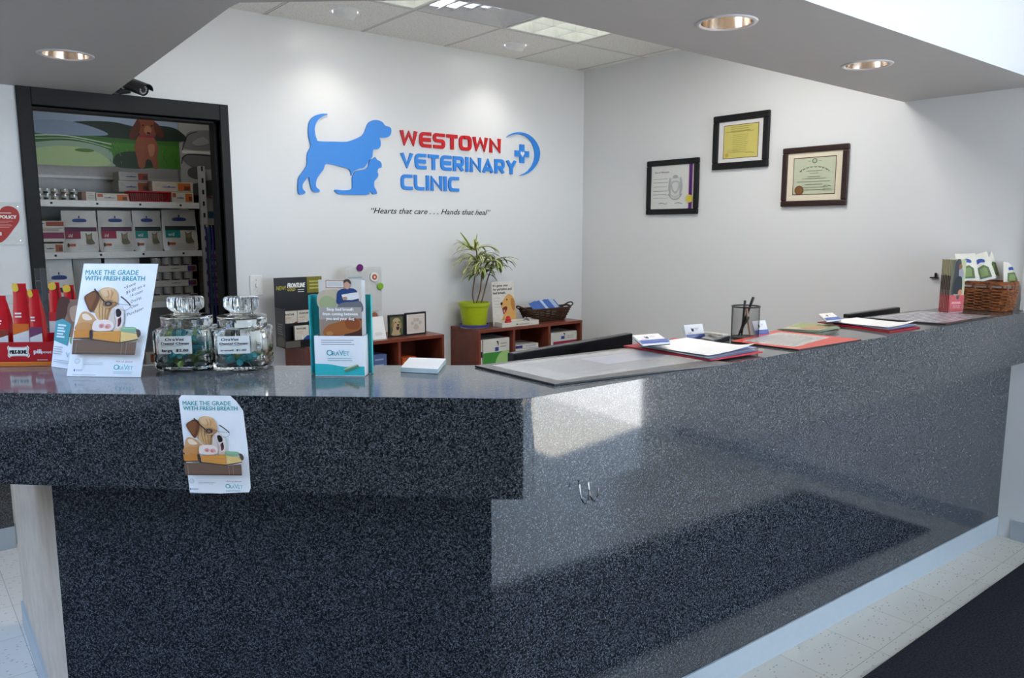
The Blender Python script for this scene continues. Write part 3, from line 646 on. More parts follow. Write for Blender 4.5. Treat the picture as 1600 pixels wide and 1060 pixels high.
# dachshund poster above the shelves
tl, tr, bl = sh(72, 158), sh(285, 180), sh(75, 258); ztop = DZ + .12; zb = (sh(75, 258).z + sh(280, 262).z) / 2
mb = MB(); x0, x1 = sh(55, 250).x - .05, sh(283, 250).x
A = panel(mb, (x0, SY + .03, ztop), (x1 - x0, 0, 0), (0, 0, zb - ztop), 230, 108, mat('poster_sky', '#7F8FA6', .2), .006)
A.rect(0, 0, 14, 108, '#8F8F90'); A.rect(14, 44, 230, 108, '#2F5A22'); A.blob([(60, 30), (90, 22), (130, 20), (165, 26), (200, 20), (230, 26), (230, 50), (60, 48)], '#1E2A24')
A.blob([(14, 30), (50, 24), (90, 30), (120, 46), (60, 52), (14, 50)], '#6E7F94'); A.rect(110, 60, 230, 108, '#3B6B22'); A.blob([(130, 84), (160, 76), (190, 90), (180, 108), (128, 108)], '#1F2F1A')
A.blob([(0, 78), (20, 68), (60, 62), (95, 66), (122, 78), (124, 100), (118, 108), (0, 108)], '#7E9480'); A.blob([(6, 86), (40, 74), (80, 74), (112, 88), (112, 108), (6, 108)], '#93A878'); A.ell(84, 79, 14, 3.5, '#4E6B2C')
A.line([(14, 56), (60, 53), (124, 64)], 2.2, '#9DB09A', smooth=4); A.line([(14, 62), (70, 58), (124, 72)], 1.4, '#9DB09A', smooth=4)
A.blob([(168, 8), (182, 6), (192, 10), (195, 30), (189, 48), (173, 48), (166, 30)], '#6B3A28'); A.blob([(167, 10), (162, 18), (154, 36), (152, 50), (159, 52), (166, 40), (170, 24)], '#4A241A'); A.blob([(192, 14), (200, 20), (206, 36), (204, 45), (196, 41), (191, 26)], '#4A241A')
A.blob([(166, 44), (178, 42), (190, 46), (196, 66), (193, 86), (194, 107), (187, 107), (183, 92), (176, 92), (172, 107), (164, 107), (161, 86), (159, 66)], '#7A4530'); A.blob([(180, 62), (190, 60), (189, 78), (182, 84)], '#96634C')
A.rect(167, 42, 191, 46, '#7E2030'); A.ell(181, 31, 6, 9, '#8C5A44'); A.ell(182, 37, 3, 2.2, '#231512'); A.ell(174, 22, 1.6, 1.6, '#1A1010'); A.ell(188, 22, 1.6, 1.6, '#1A1010')
for i in range(70):
    x, y = random.uniform(120, 228), random.uniform(62, 106)
    if not 150 < x < 200: A.line([(x, y), (x + random.uniform(-1.5, 1.5), y - 5)], .8, random.choice(['#4C7E2C', '#2C5418'])); A.k -= 1
A.k += 1
mb.build('dog_poster', label='glossy poster of a brown dachshund on green grass above the storage shelves', cat='poster')
x0, x1 = sh(284, 250).x, sh(340, 250).x; mb = MB()
A = panel(mb, (x0, SY + .034, ztop), (x1 - x0, 0, 0), (0, 0, sh(300, 303).z - ztop), 60, 130, mat('photo_grey', '#8E8E8C', .35), .006)
A.blob([(10, 35), (20, 22), (60, 20), (60, 50), (8, 52)], '#6C6C6C'); A.line([(4, 56), (14, 30), (30, 22)], 1.4, '#202020', smooth=4); A.rect(4, 55, 60, 60, '#BDBDBA'); A.blob([(4, 66), (20, 60), (60, 62), (60, 84), (22, 84), (6, 74)], '#5E5E5E')
A.line([(2, 78), (6, 66), (20, 61), (60, 63)], 1.6, '#1C1C1C', smooth=4); A.blob([(14, 86), (34, 82), (40, 96), (26, 104), (12, 98)], '#474747'); A.blob([(0, 118), (20, 112), (60, 104), (60, 130), (0, 130)], '#3A3A3A'); A.blob([(22, 40), (40, 30), (50, 40), (30, 46)], '#838383')
mb.build('photo_panel', label='black-and-white photo panel beside the dachshund poster', cat='poster')
M_box = mat('carton_white', '#B9B6AC', .5); M_boxo = mat('carton_cream', '#B5A99A', .5)
def bl_(A, x, y, w=16): A.blob([(x - w, y - 3), (x, y - 5), (x + w, y - 3), (x + w, y + 3), (x, y + 4), (x - w, y + 3)], '#27407E', 3); A.rect(x - 2, y - 11, x + 2, y - 6, '#26304A')
def art_food(cols):
    def f(A):
        bl_(A, 40, 55); A.rect(62, 12, 94, 90, cols[0]); A.rect(78, 40, 92, 80, '#5C3A28'); A.lines(6, 20, 22, 3, 12, '#8C8C88', 3)
        if len(cols) > 1: A.rect(4, 10, 20, 46, cols[1])
    return f
def shelf_box(u0, u1, v0, v1, zb_, label, art=None, y=SY + .03, d=.2, m=M_box, group='pet food boxes on the storage shelves', name='food_box'):
    x0, x1 = sh(u0, v1, y).x, sh(u1, v1, y).x; h = sh(u0, v0, y).z - sh(u0, v1, y).z
    return box_obj(name, ((x0 + x1) / 2, y + d / 2, zb_ + .001), (x1 - x0 - .003, d, h - .002), 0, m, art, bevel=.0015, label=label, cat='box', group=group), zb_ + h
_, z1 = shelf_box(128, 150, 296, 311, zA, 'narrow brown-ended food box between the small cans and the low wide box', lambda A: (A.rect(0, 0, 30, 100, '#7A5A4A'), A.lines(40, 20, 90, 4, 18, '#8C8C88', 5)))
shelf_box(150, 203, 298, 311, zA, 'low wide food box with blue oval and orange end left of the red basket', art_food(('#B4602A', '#A8503A')))
_, z1 = shelf_box(186, 235, 288, 306, zA + .065, 'food box, lower one of the two stacked behind the red basket', art_food(('#A8552C',)), y=SY + .14, d=.16)
shelf_box(186, 235, 274, 288, z1, 'food box topmost of the two stacked behind the red basket', art_food(('#A8452C',)), y=SY + .14, d=.16)
_, z1 = shelf_box(268, 303, 296, 313, zA, 'white food box with orange end standing right of the red basket', art_food(('#B8602A', '#A8503A')))
shelf_box(238, 302, 280, 296, z1, 'cream food box with blue oval bridging over the red basket end', art_food(('#B8602A',)), m=M_boxo)
shelf_box(64, 101, 376, 391, zB, 'white food box with orange flash, lowest of the three left of the food bags', art_food(('#8E4A2A',)))
shelf_box(63, 101, 352, 374, zB + sh(63, 374).z - sh(63, 391).z, 'food box with magenta band, middle of the three left of the food bags', lambda A: (A.rect(0, 30, 100, 75, '#7A1F4A'), A.rect(10, 5, 80, 20, '#9A8F88')))
shelf_box(62, 100, 340, 352, zB + sh(63, 374).z - sh(63, 391).z + sh(63, 352).z - sh(63, 374).z, 'food box with dark orange panel, topmost of the three left of the food bags', lambda A: (A.rect(25, 10, 100, 70, '#8A3A22'), bl_(A, 12, 40, 8)))
# small cans
M_can = mat('can_label', '#A9A7A0', .35); M_canrim = mat('can_metal', (.5, .5, .5), .3, 1)
def can(x, y, z, r, h, label, group, col='#5A4C58', name='food_can'):
    mb = MB(); mb.lathe((x, y, z), [(r * .93, 0), (r, .002), (r, .005)], M_canrim, 20, cap=True); mb.lathe((x, y, z), [(r * .985, .005), (r * .985, h - .005)], M_can, 20, cap=False)
    mb.lathe((x, y, z), [(r, h - .005), (r, h - .001), (r * .93, h), (r * .90, h - .002), (0, h - .002)], M_canrim, 20, cap=False)
    m = ink(col); vs = []; n = 8
    for i in range(n):
        a = radians(-150 + 70 * i / (n - 1)); vs += [(x + (r * .99) * cos(a), y + (r * .99) * sin(a), z + h * .15), (x + (r * .99) * cos(a), y + (r * .99) * sin(a), z + h * .5)]
    mb.add(vs, [(2 * i, 2 * i + 2, 2 * i + 3, 2 * i + 1) for i in range(n - 1)], m)
    return mb.build(name, smooth=40, label=label, cat='can', group=group)
for k, (u, lv) in enumerate([(64, 0), (76, 0), (88, 0), (64, 1), (76, 1), (88, 1), (104, 0), (118, 0), (104, 1), (118, 1)]):
    r = .0215; x = sh(u, 310).x; can(x, SY + .05, zA + lv * .035, r, .034, 'small pale food can stacked at the left end of the top storage shelf', 'small cans on the top storage shelf', ['#3A4440', '#2E3836', '#6A5A4A'][k % 3])
# red basket
M_redp = mat('red_plastic', '#A3121F', .35); x0, x1 = sh(203, 312).x, sh(268, 312).x; yb = SY + .01; z0, z1 = zA, zA + sh(230, 296).z - sh(230, 313).z; d = .11
t = thing('plastic_basket', 'small red slotted plastic basket on the top storage shelf', 'basket', ((x0 + x1) / 2, yb + d / 2, z0))
mb = MB(); g = .010
mb.box(x0 + g, x1 - g, yb + g, yb + d - g, z0, z0 + .003, M_redp)
for (a, b) in (((x0, yb), (x1, yb)), ((x1, yb), (x1, yb + d)), ((x1, yb + d), (x0, yb + d)), ((x0, yb + d), (x0, yb))):
    a, b = V((*a, 0)), V((*b, 0)); n = max(6, int((b - a).length / .0125)); mid = V(((x0 + x1) / 2, yb + d / 2, 0))
    for i in range(n + 1):
        p = a.lerp(b, i / n); q = p.lerp(mid, .07); mb.tube([(q.x, q.y, z0 + .002), (p.x, p.y, z1 - .004)], .0022, M_redp, 5)
mb.build('slotted_side', parent=t)
mb = MB(); mb.tube([(x0, yb, z1 - .004), (x1, yb, z1 - .004), (x1, yb + d, z1 - .004), (x0, yb + d, z1 - .004)], .005, M_redp, 8, closed=True)
mb.tube([(x0 + g, yb + g, z0 + .005), (x1 - g, yb + g, z0 + .005), (x1 - g, yb + d - g, z0 + .005), (x0 + g, yb + d - g, z0 + .005)], .004, M_redp, 8, closed=True); mb.build('rim', parent=t, smooth=60)
# pet food bags: pillow sacks with a flat sealed top
M_bag = mat('bag_foil_white', '#B6B3AC', .22, spec=.6, bump=.3, scale=25); M_bag2 = mat('bag_foil_grey', '#8E8C86', .25, bump=.3, scale=25)
def sack(name, c, w, h, d, label, group, art=None, m=M_bag, lean=.0, rz=0, cat='pet food bag', parent=None, topw=.96, wpx=100, hpx=100):
    """stand-up sack: near-flat front, gusset sides, top pressed to a crimped seam"""
    c = V(c); mb = MB(); ux = V((cos(rz), sin(rz), 0)); uy = V((-sin(rz), cos(rz), 0)); prof = [(0, .92, .96, 0), (.04, 1, 1, .0), (.35, 1.0, .92, .01), (.65, .985, .70, .03), (.85, topw, .35, .06), (.95, topw, .06, .09), (1, topw, .05, .09)]
    n = 5; vs = []
    for t_, ws, ds, off in prof:
        W2, D2 = w * ws / 2, d * ds / 2; yo = -d / 2 + D2 + .22 * d * t_ + lean * t_ * h
        ring = [(-W2, D2 * .9), (-W2 * 1.0, 0), (-W2, -D2 * .9)] + [(-W2 + 2 * W2 * i / n, -D2 - .002 * sin(pi * i / n)) for i in range(1, n)] + [(W2, -D2 * .9), (W2, 0), (W2, D2 * .9)] + [(W2 - 2 * W2 * i / n, D2 + .01 * ds * sin(pi * i / n)) for i in range(1, n)]
        vs += [c + ux * a + uy * (b + yo) + V((0, 0, t_ * h)) for a, b in ring]
    k = len(ring); fs = []
    for j in range(len(prof) - 1):
        for i in range(k): fs.append((j * k + i, j * k + (i + 1) % k, (j + 1) * k + (i + 1) % k, (j + 1) * k + i))
    fs += [tuple(reversed(range(k))), tuple((len(prof) - 1) * k + i for i in range(k))]
    mb.add(vs, fs, m)
    if art:
        O = c - ux * w / 2 - uy * (d / 2 + .0032) + V((0, 0, h)) + uy * (lean * h + .22 * d); D = V((0, 0, -h)) - uy * (lean * h + .22 * d)
        # front tips back towards the seam
        art(Art(mb, O, ux * w / wpx, D / hpx, -uy))
    return mb.build(name, parent=parent, smooth=50, label=label, cat=None if parent else cat, group=group)
def bagart(c1, c2, txt):
    def f(A):
        bl_(A, 50, 24, 18); A.rect(8, 40, 96, 50, c1); A.rect(8, 50, 50, 68, c2); A.text(txt, 16, 64, 8, '#C9CCC8', shear=.2, bold=.01)
        A.blob([(64, 54), (70, 58), (78, 56), (82, 53), (82, 68), (88, 80), (66, 81), (65, 66)], '#5E5844'); A.blob([(66, 57), (72, 60), (79, 58), (78, 68), (68, 68)], '#7A7256'); A.rect(14, 80, 34, 86, '#A04A2A'); A.ell(14, 83, 3, 5, '#3A2A22')
        A.lines(40, 84, 92, 3, 4, '#9A9A94', 1); A.rect(8, 66, 96, 67, '#C4C2BC') if 0 else None
    return f
bags = [(100, 158, 323, 389, ('#4A1B3A', '#7A1F38', 'i/d'), 'white pet food bag with maroon i/d panel, leftmost of four in its row'),
        (157, 213, 323, 388, ('#4A1B3A', '#8E1F3A', 'i/d'), 'white food bag with maroon panel, second from the left on the middle storage shelf'),
        (211, 258, 324, 388, ('#1E2E2C', '#157A72', 'w/d'), 'white pet food bag with teal w/d panel, left one of the w/d pair'),
        (257, 313, 322, 387, ('#1E2E2C', '#157A72', 'w/d'), 'white pet food bag with teal w/d panel beside the slotted shelf post')]
for u0, u1, v0, v1, a, lb in bags:
    x0, x1 = sh(u0, v1).x, sh(u1, v1).x; h = sh(u0, v0).z - sh(u0, v1).z
    sack('pet_food_bag', ((x0 + x1) / 2, SY + .085, zB + .002), x1 - x0 - .006, h, .12, lb, 'pet food bags on the middle storage shelf', bagart(*a))
low = [(64, 122, 400, 470, M_bag, lambda A: (bl_(A, 58, 42, 20), A.rect(20, 62, 96, 72, '#3A1E3A'), A.rect(4, 40, 20, 96, '#B09098')), 'big white pet food bag with blue oval left on the lowest visible storage shelf'),
       (120, 168, 400, 470, M_bag2, None, 'plain grey pet food bag half hidden behind the dog poster card'),
       (170, 228, 400, 472, M_bag, lambda A: A.rect(20, 60, 90, 72, '#8A8A88'), 'pale pet food bag peeking above the dog poster card, beside the can trays')]
for u0, u1, v0, v1, m, a, lb in low:
    x0, x1 = sh(u0, v1).x, sh(u1, v1).x; h = sh(u0, v0 + 2).z - zC - .004
    sack('pet_food_bag', ((x0 + x1) / 2, SY + .11, zC + .002), x1 - x0 - .006, h, .15, lb, 'pet food bags on the lower storage shelf', a, m)
# trays of cans
x0, x1 = sh(240, 450).x, sh(309, 450).x; zz = zC; hh = (sh(240, 400).z - zC - .012) / 3
lbs = ['cardboard tray of food cans, lowest of the three on the lower storage shelf', 'cardboard tray of food cans, middle of the three on the lower storage shelf', 'cardboard tray of food cans, topmost of the three on the lower storage shelf']
for k in range(3):
    z = zC + .001 + k * hh
    def ta(A): bl_(A, 52, 50, 10); A.rect(80, 8, 90, 92, '#4A2E6A'); A.rect(90, 8, 99, 92, '#5A2A22')
    t = thing('can_tray', lbs[k], 'carton', ((x0 + x1) / 2, SY + .08, z), 'stacked trays of food cans')
    mb = MB(); mb.box(x0, x1, SY + .012, SY + .15, z, z + .003, M_boxo); th_ = hh * .42
    mb.box(x0, x1, SY + .010, SY + .013, z, z + th_, M_box); mb.box(x0, x0 + .003, SY + .013, SY + .15, z, z + th_, M_box); mb.box(x1 - .003, x1, SY + .013, SY + .15, z, z + th_, M_box)
    ta(Art(mb, (x0, SY + .010, z + th_), ((x1 - x0) / 100, 0, 0), (0, 0, -th_ / 100), (0, -1, 0))); mb.build('tray', parent=t)
    for i in range(4):
        r = (x1 - x0) / 8.6; can(x0 + r * 1.12 + i * r * 2.02, SY + .014 + r * 1.1, z + .0035, r * .97, hh - .006, ['food can in the lowest tray on the lower storage shelf', 'food can in the middle tray on the lower storage shelf', 'food can in the topmost tray on the lower storage shelf'][k], ['cans in the lowest tray', 'cans in the middle tray', 'cans in the topmost tray'][k], ['#4A2A4A', '#55475A', '#4E4A50', '#57324E'][(i + k) % 4])
shelf_box(228, 252, 542, 560, zD, 'orange and white box on the bottom storage shelf behind the first jar', lambda A: A.rect(30, 20, 100, 90, '#8A4A22'), group=None)
# hanging leashes
for i, (u, col, lb) in enumerate([(322, '#2A1E66', 'dark purple leash hanging beside the slotted shelf post'), (326.5, '#154A5A', 'teal leash hanging beside the slotted shelf post'), (331, '#3A2A8A', 'bright violet leash hanging nearest the door jamb')]):
    p = sh(u, 355, SY - .03); q = sh(u + 5, 520, SY - .03); mb = MB(); m = mat('leash_' + str(i), col, .6, var=.5, scale=90)
    mb.tube([(p.x + .0015 * sin(k * .9), SY - .03 + .004 * cos(k * .7), p.z + (q.z - p.z) * k / 16) for k in range(17)], .0068, m, 8)
    mb.tube([(p.x - .0, SY - .03, p.z), (p.x - .004, SY - .02, p.z + .02), (p.x - .006, SY - .014, p.z + .015)], .002, M_chrome, 6)
    mb.build('leash', smooth=60, label=lb, cat='leash', group='leashes hanging on the storage shelf post')
# goods to the right of the post
x0, x1 = sh(321, 330).x, sh(350, 330).x; yy = SY + .05
mb = MB(); zc2 = sh(325, 352, yy).z
side = thing('side_rack', 'dark shelf rack behind the leashes inside the storage room', 'shelving', (x0 + .2, yy + .2, 0))
for z in (zc2, sh(325, 385, yy).z, sh(325, 478, yy).z):
    mb = MB(); mb.box(x0 - .0, x0 + .4, yy, yy + .3, z - .012, z, M_black); mb.build('shelf', parent=side)
mb = MB(); mb.box(x0, x0 + .4, yy + .3, yy + .31, 0, 2.1, M_black); mb.build('back_panel', parent=side)
sack('pet_food_bag', (x0 + .10, yy + .08, zc2 + .001), .19, sh(325, 298, yy).z - zc2, .1, 'white pet food bag with red lettering right of the slotted shelf post', 'pet food bags on the side rack', lambda A: (A.text('ROYAL', 4, 22, 8, '#A8242A', bold=.03), A.rect(20, 60, 60, 80, '#1E5A7A')))
z = sh(325, 478, yy).z
for k in range(5):
    hh = (sh(325, 392, yy).z - z) / 5; mb = MB(); 
    box_obj('food_carton', (x0 + .14, yy + .1, z + .001 + k * hh), (.26, .18, hh - .003), 0, M_boxo, lambda A: (A.rect(0, 30, 100, 70, '#8A4A58'), A.rect(0, 76, 100, 96, '#5A4E52')), label='pink-banded food carton in the five-high stack behind the leashes', cat='box', group='pink-banded cartons behind the leashes')
# ------------------------------------------------------------------ low bookcases on the sign wall
def bookcase(label, x0, x1, yf, yb, z1, div, slant=0):
    t = thing('bookcase', label, 'bookcase', ((x0 + x1) / 2, (yf + yb) / 2, 0), 'low cherry bookcases on the sign wall'); th = .018
    mb = MB(); mb.box(x0, x1, yf, yb, z1 - .02, z1, M_cherry); mb.build('top_board', parent=t, bevel=.001)
    for x in (x0, x1 - th):
        mb = MB(); mb.box(x, x + th, yf + .001, yb, 0, z1 - .0205, M_cherry); mb.build('side_board', parent=t, bevel=.001)
    for x in div:
        mb = MB(); mb.box(x - th / 2, x + th / 2, yf + .004, yb - .01, .09, z1 - .0205, M_cherry); mb.build('divider', parent=t)
    mb = MB(); mb.box(x0 + th, x1 - th, yb - .01, yb - .004, .02, z1 - .0205, M_cherry); mb.build('back_board', parent=t)
    for z in (.09, z1 - .34):
        mb = MB(); mb.box(x0 + th, x1 - th, yf + .005, yb - .0105, z - .018, z, M_cherry); mb.build('shelf', parent=t)
    return t
ZB = .882; YF = 4.085
bx = lambda u, v: at(u, v, y=YF).x
Lx0, Lx1, Rx0, Rx1 = 1.842, bx(694, 524), bx(748, 520), bx(910, 503)
bookcase('low cherry wood bookcase behind the teal brochure holder, nearer the doorway', Lx0, Lx1, YF, YW - .002, ZB, [bx(557, 540), bx(625, 545)])
bookcase('low cherry wood bookcase holding the potted plant', Rx0, Rx1, YF, YW - .002, ZB, [bx(804, 530), bx(859, 525)])
zs = ZB - .34
def inbox(u0, u1, ztop, zbot, label, m, art=None, d=.2, dy=.03, name='box', cat='box', group=None):
    x0, x1 = at(u0, 540, y=YF + dy).x, at(u1, 540, y=YF + dy).x
    return box_obj(name, ((x0 + x1) / 2, YF + dy + d / 2, zbot + .001), (x1 - x0 - .001, d, ztop - zbot - .001), 0, m, art, bevel=.0015, label=label, cat=cat, group=group)
zv = lambda v, dy=.03: at(700, v, y=YF + dy).z - 0
def zuv(u, v, dy=.03): return at(u, v, y=YF + dy).z
M_wb_ = mat('box_white', '#C4C4BE', .45); M_org = mat('box_orange', '#B4501E', .5); M_blueb = mat('box_blue', '#4A5E8C', .5); M_redb = mat('box_red', '#8A1420', .5)
def vb(A): A.rect(0, 0, 100, 34, '#CBC9C2'); A.rect(0, 34, 100, 78, '#3E8A3C'); A.blob([(45, 76), (60, 40), (98, 36), (98, 76)], '#9AC27A', 3); A.rect(0, 76, 100, 82, '#24407E'); A.rect(44, 22, 58, 32, '#2A3F8A'); A.blob([(50, 6), (57, 8), (56, 20), (53, 12)], '#15171A', 3); A.lines(64, 12, 90, 2, 8, '#9A9A96', 3)
a = zuv(770, 530); inbox(755, 796, a, zs, 'white and green product box in the left cubby below the potted plant', M_wb_, vb)
inbox(750.6, 753.8, zuv(750, 532), zs, 'thin white binder standing beside the green product box', M_wb_, lambda A: A.rect(0, 30, 100, 45, '#222222'), d=.22, name='binder', cat='binder')
def vb2(A): A.rect(8, 66, 100, 100, '#8A2440'); A.rect(38, 30, 52, 52, '#2A3F8A'); A.blob([(46, 8), (53, 10), (52, 28), (49, 16)], '#15171A', 3); A.lines(62, 28, 92, 2, 14, '#9A9A96', 5)
a = zuv(880, 519); inbox(861, 901, a, a - .10, 'white product box with dark red base in the right cubby of the plant bookcase', M_wb_, vb2)
x0, x1 = at(861, 540, y=YF + .03).x, at(901, 540, y=YF + .03).x
box_obj('box', ((x0 + x1) / 2, YF + .13, zs + .001), (x1 - x0, .2, a - .103 - zs), 0, M_wb_, lambda A: A.rect(0, 10, 100, 40, '#8A2440'), bevel=.001, label='white product box under the red-based one in the right cubby', cat='box')
a = zuv(830, 537); x0, x1 = at(806, 540, y=YF + .03).x, at(842, 540, y=YF + .03).x
box_obj('box', ((x0 + x1) / 2, YF + .13, zs + .001), (x1 - x0, .2, a - .032 - zs), 0, M_wb_, None, bevel=.001, label='white box filling the middle cubby of the plant bookcase', cat='box')
box_obj('leaflet_stack', ((x0 + x1) / 2, YF + .13, a - .029), (x1 - x0 - .004, .19, .027), 0, M_wb_, lambda A: (A.rect(0, 20, 30, 90, '#3A2A7A'), A.rect(45, 30, 90, 60, '#9A9AB0')), label='low stack of leaflets with purple edge in the middle cubby', cat='leaflets')
inbox(583, 604, zuv(590, 555), zs, 'blue folder box in the middle cubby of the left bookcase', M_blueb, lambda A: A.lines(10, 10, 90, 6, 14, '#8A98BC', 4))
inbox(628, 651, zuv(640, 559), zs, 'orange box in the right cubby of the left bookcase', M_org, lambda A: (A.rect(10, 10, 90, 24, '#E08A50'), A.ell(50, 60, 20, 16, '#D8A080')))
inbox(486, 494, zuv(484, 558), zs, 'dark red box in the left cubby of the left bookcase', M_redb)
inbox(652, 668, zuv(660, 566), zs, 'dark paper box beside the orange box in the left bookcase', mat('box_dark', '#3A2E2A', .6))
# flea-treatment display on the left bookcase
def tp(u, v, y): return at(u, v, y=y)
yd = 4.13
x0, x1 = tp(446, 530, yd).x, tp(521, 530, yd).x
t = thing('counter_display', 'black and gold pet medicine display on the left bookcase', 'product display', ((x0 + x1) / 2, yd + .1, ZB))
mb = MB(); ht = tp(446, 434, yd + .13).z; M_bd = mat('display_black', '#151416', .3)
A = panel(mb, (x0, yd + .13, ht), (x1 - x0, 0, 0), (0, 0, ZB - ht), 100, 100, M_bd, .004)
A.text('NEW!', 4, 18, 6, '#A8A03A', width=20, shear=.2, bold=.02); A.text('FRONTLINE', 27, 15, 6.5, '#E8E8E4', width=37, shear=.25, bold=.05); A.text('GOLD', 27, 20, 4, '#B8AE3C', width=16, shear=.2, bold=.04); A.rect(68, 0, 100, 24, '#7A7426'); A.lines(73, 6, 95, 3, 5, '#B8B260', 2); A.lines(48, 18, 62, 2, 3, '#C8C8C4', 1)
mb.build('header_board', parent=t)
mb = MB(); zt_ = tp(450, 482, yd).z
mb.box(x0, x0 + .004, yd + .0, yd + .13, ZB + .001, ht - .17, M_bd); mb.box(x0, x1, yd, yd + .13, ZB + .001, ZB + .006, M_bd); mb.box(x1 - .004, x1, yd, yd + .13, ZB + .001, ZB + .13, M_bd)
mb.box(x0, x1, yd + .065, yd + .069, ZB + .006, ZB + .135, M_bd); mb.box(x0 + .004, x1, yd, yd + .003, ZB + .006, ZB + .045, M_bd)
A = Art(mb, (x0, yd + .0, ZB + .045), ((x1 - x0) / 100, 0, 0), (0, 0, -.045 / 100), (0, -1, 0)); A.rect(0, 10, 30, 90, '#5A564E')
A = Art(mb, (x0, yd + .13, ZB + .17), (0, -.13 / 100, 0), (0, 0, -.17 / 100), (-1, 0, 0)); A.lines(20, 20, 80, 5, 8, '#8A8A86', 3); A.blob([(20, 70), (60, 62), (90, 74), (80, 95), (20, 95)], '#6A6258')
mb.build('tray', parent=t)
M_pk = mat('packet_cream', '#CFC9BC', .4)
def packet(cx, y, z, col, lb, w=.085, h=.115, k=0):
    def f(A):
        A.text('FRONTLINE', 12, 18, 9, '#2A2624', width=66, bold=.04); A.lines(12, 28, 60, 2, 6, '#C08A50', 2); A.blob([(42, 98), (60, 66), (98, 50), (98, 98)], col, 3); A.rect(50, 48, 56, 56, '#E4E4E0'); A.poly([(53, 44), (57, 60), (59, 92), (47, 92), (49, 60)], '#E8E8E6')
    box_obj('medicine_packet', (cx, y, z), (w, .02, h), 0, M_pk, f, label=lb, cat='packet', group='medicine packets in the black display')
packet(x0 + .075, yd + .115, ZB + .085, '#A3241E', 'cream medicine packet with red corner in the back row of the black display')
packet(x0 + .165, yd + .113, ZB + .085, '#2C2A28', 'cream medicine packet with dark corner in the back row of the black display')
packet(x0 + .068, yd + .092, ZB + .084, '#A3241E', 'cream medicine packet in front of the red-cornered one')
packet(x0 + .110, yd + .034, ZB + .0065, '#1F4E9A', 'cream medicine packet with blue corner in the front row of the black display')
packet(x1 - .058, yd + .030, ZB + .0065, '#1F4E9A', 'cream medicine packet hidden beside the teal brochure holder')
# acrylic stand with round stickers
ya = 4.27; x0, x1 = tp(541, 450, ya).x, tp(597, 450, ya).x; zt_ = tp(570, 417, ya).z
t = thing('acrylic_sign_holder', 'clear acrylic stand with pale leaflet and coloured round badges on the left bookcase', 'sign holder', ((x0 + x1) / 2, ya, ZB))
mb = MB(); mb.slab((x0, ya, ZB + .001), (x1 - x0, 0, 0), (0, .0, zt_ - ZB), (0, .003, 0), M_clear); mb.box(x0, x1, ya, ya + .10, ZB + .001, ZB + .004, M_clear); mb.build('stand', parent=t)
mb = MB(); A = panel(mb, (x0 + .003, ya + .0045, zt_ - .003), (x1 - x0 - .006, 0, 0), (0, 0, ZB + .006 - zt_ + .003), 100, 150, mat('leaflet_grey', '#D6D6D2', .5), .0006)
A.lines(6, 20, 55, 2, 6, '#9DB6C8', 3); A.rect(30, 34, 46, 46, '#9FB8CC'); A.lines(60, 96, 92, 4, 5, '#A8A8A4', 1.5); A.ell(78, 110, 10, 12, '#B06A4A'); A.rect(74, 118, 96, 124, '#7A4A3A'); A.lines(6, 66, 50, 6, 8, '#B4B4B0', 2); mb.build('leaflet', parent=t)
for (u, v, r, c1, c2, lb) in ((562.5, 418.5, 5.8, '#6A1E6E', None, 'purple round badge'), (585, 433, 7.6, '#E4E4E0', '#B04E34', 'white round badge with orange centre'), (594.5, 447.5, 5.6, '#7DB02A', None, 'green round badge')):
    p = tp(u, v, ya - .004); rr = r * 4.6 / 1210; mb = MB(); mb.lathe(p, [(rr, -.003), (rr, .001), (rr * .92, .0018), (0, .002)], ink(c1), 24, ax=(0, -1, 0))
    if c2: mb.lathe(p, [(rr * .62, .0016), (rr * .6, .0035), (0, .004)], ink(c2), 20, ax=(0, -1, 0)); mb.lathe(p, [(rr * .25, .004), (0, .0045)], ink('#E8C8B0'), 12, ax=(0, -1, 0))
    mb.build('badge', parent=t, label=lb)
# folded white card
mb = MB(); a, b = tp(583, 522, 4.13), tp(604, 521, 4.13); top0, top1 = tp(577, 496, 4.16), tp(597, 496, 4.16)
a.z = b.z = ZB + .001
mb.slab(a, b - a, (top0 - a), V((0, .0008, 0)), M_paper); mb.slab(a + V((0, .07, 0)), b - a, (top0 - a - V((0, .07, 0))), V((0, .0008, 0)), M_paper)
A = Art(mb, a + (top0 - a), (b - a) / 100, -(top0 - a) / 100, (0, -1, .3)); A.lines(20, 70, 80, 3, 5, '#A8A8AC', 1.5)
mb.build('folded_card', label='blank white folded card standing beside the double photo frame', cat='card')
# double photo frame
t = thing('double_photo_frame', 'black hinged double photo frame with retriever photo and paw print', 'photo frame', tp(636, 520, 4.17) * 1.0)
def photo(name, u0, u1, vt, ang, artf, bg_):
    a, b = tp(u0, 520, 4.17), tp(u1, 520, 4.17); w_ = (b.x - a.x) / cos(ang); hgt = tp(u0, vt, 4.17).z - ZB; dx = V((cos(ang), sin(ang), 0))
    O = V((a.x, 4.17 + (0 if ang >= 0 else -sin(ang) * w_), ZB + hgt)); mb = MB(); N = V((sin(ang), -cos(ang), 0)); fw = .012
    A = panel(mb, O + N * .004, dx * w_, (0, 0, -hgt + .001), 100, 100, M_blackp, .012)
    A2 = Art(mb, O + N * .004 + dx * fw + V((0, 0, -fw)), dx * (w_ - 2 * fw) / 100, V((0, 0, -(hgt - 2 * fw) / 100)), N); A2.rect(0, 0, 100, 100, bg_); artf(A2); mb.build(name, parent=t, bevel=.001)
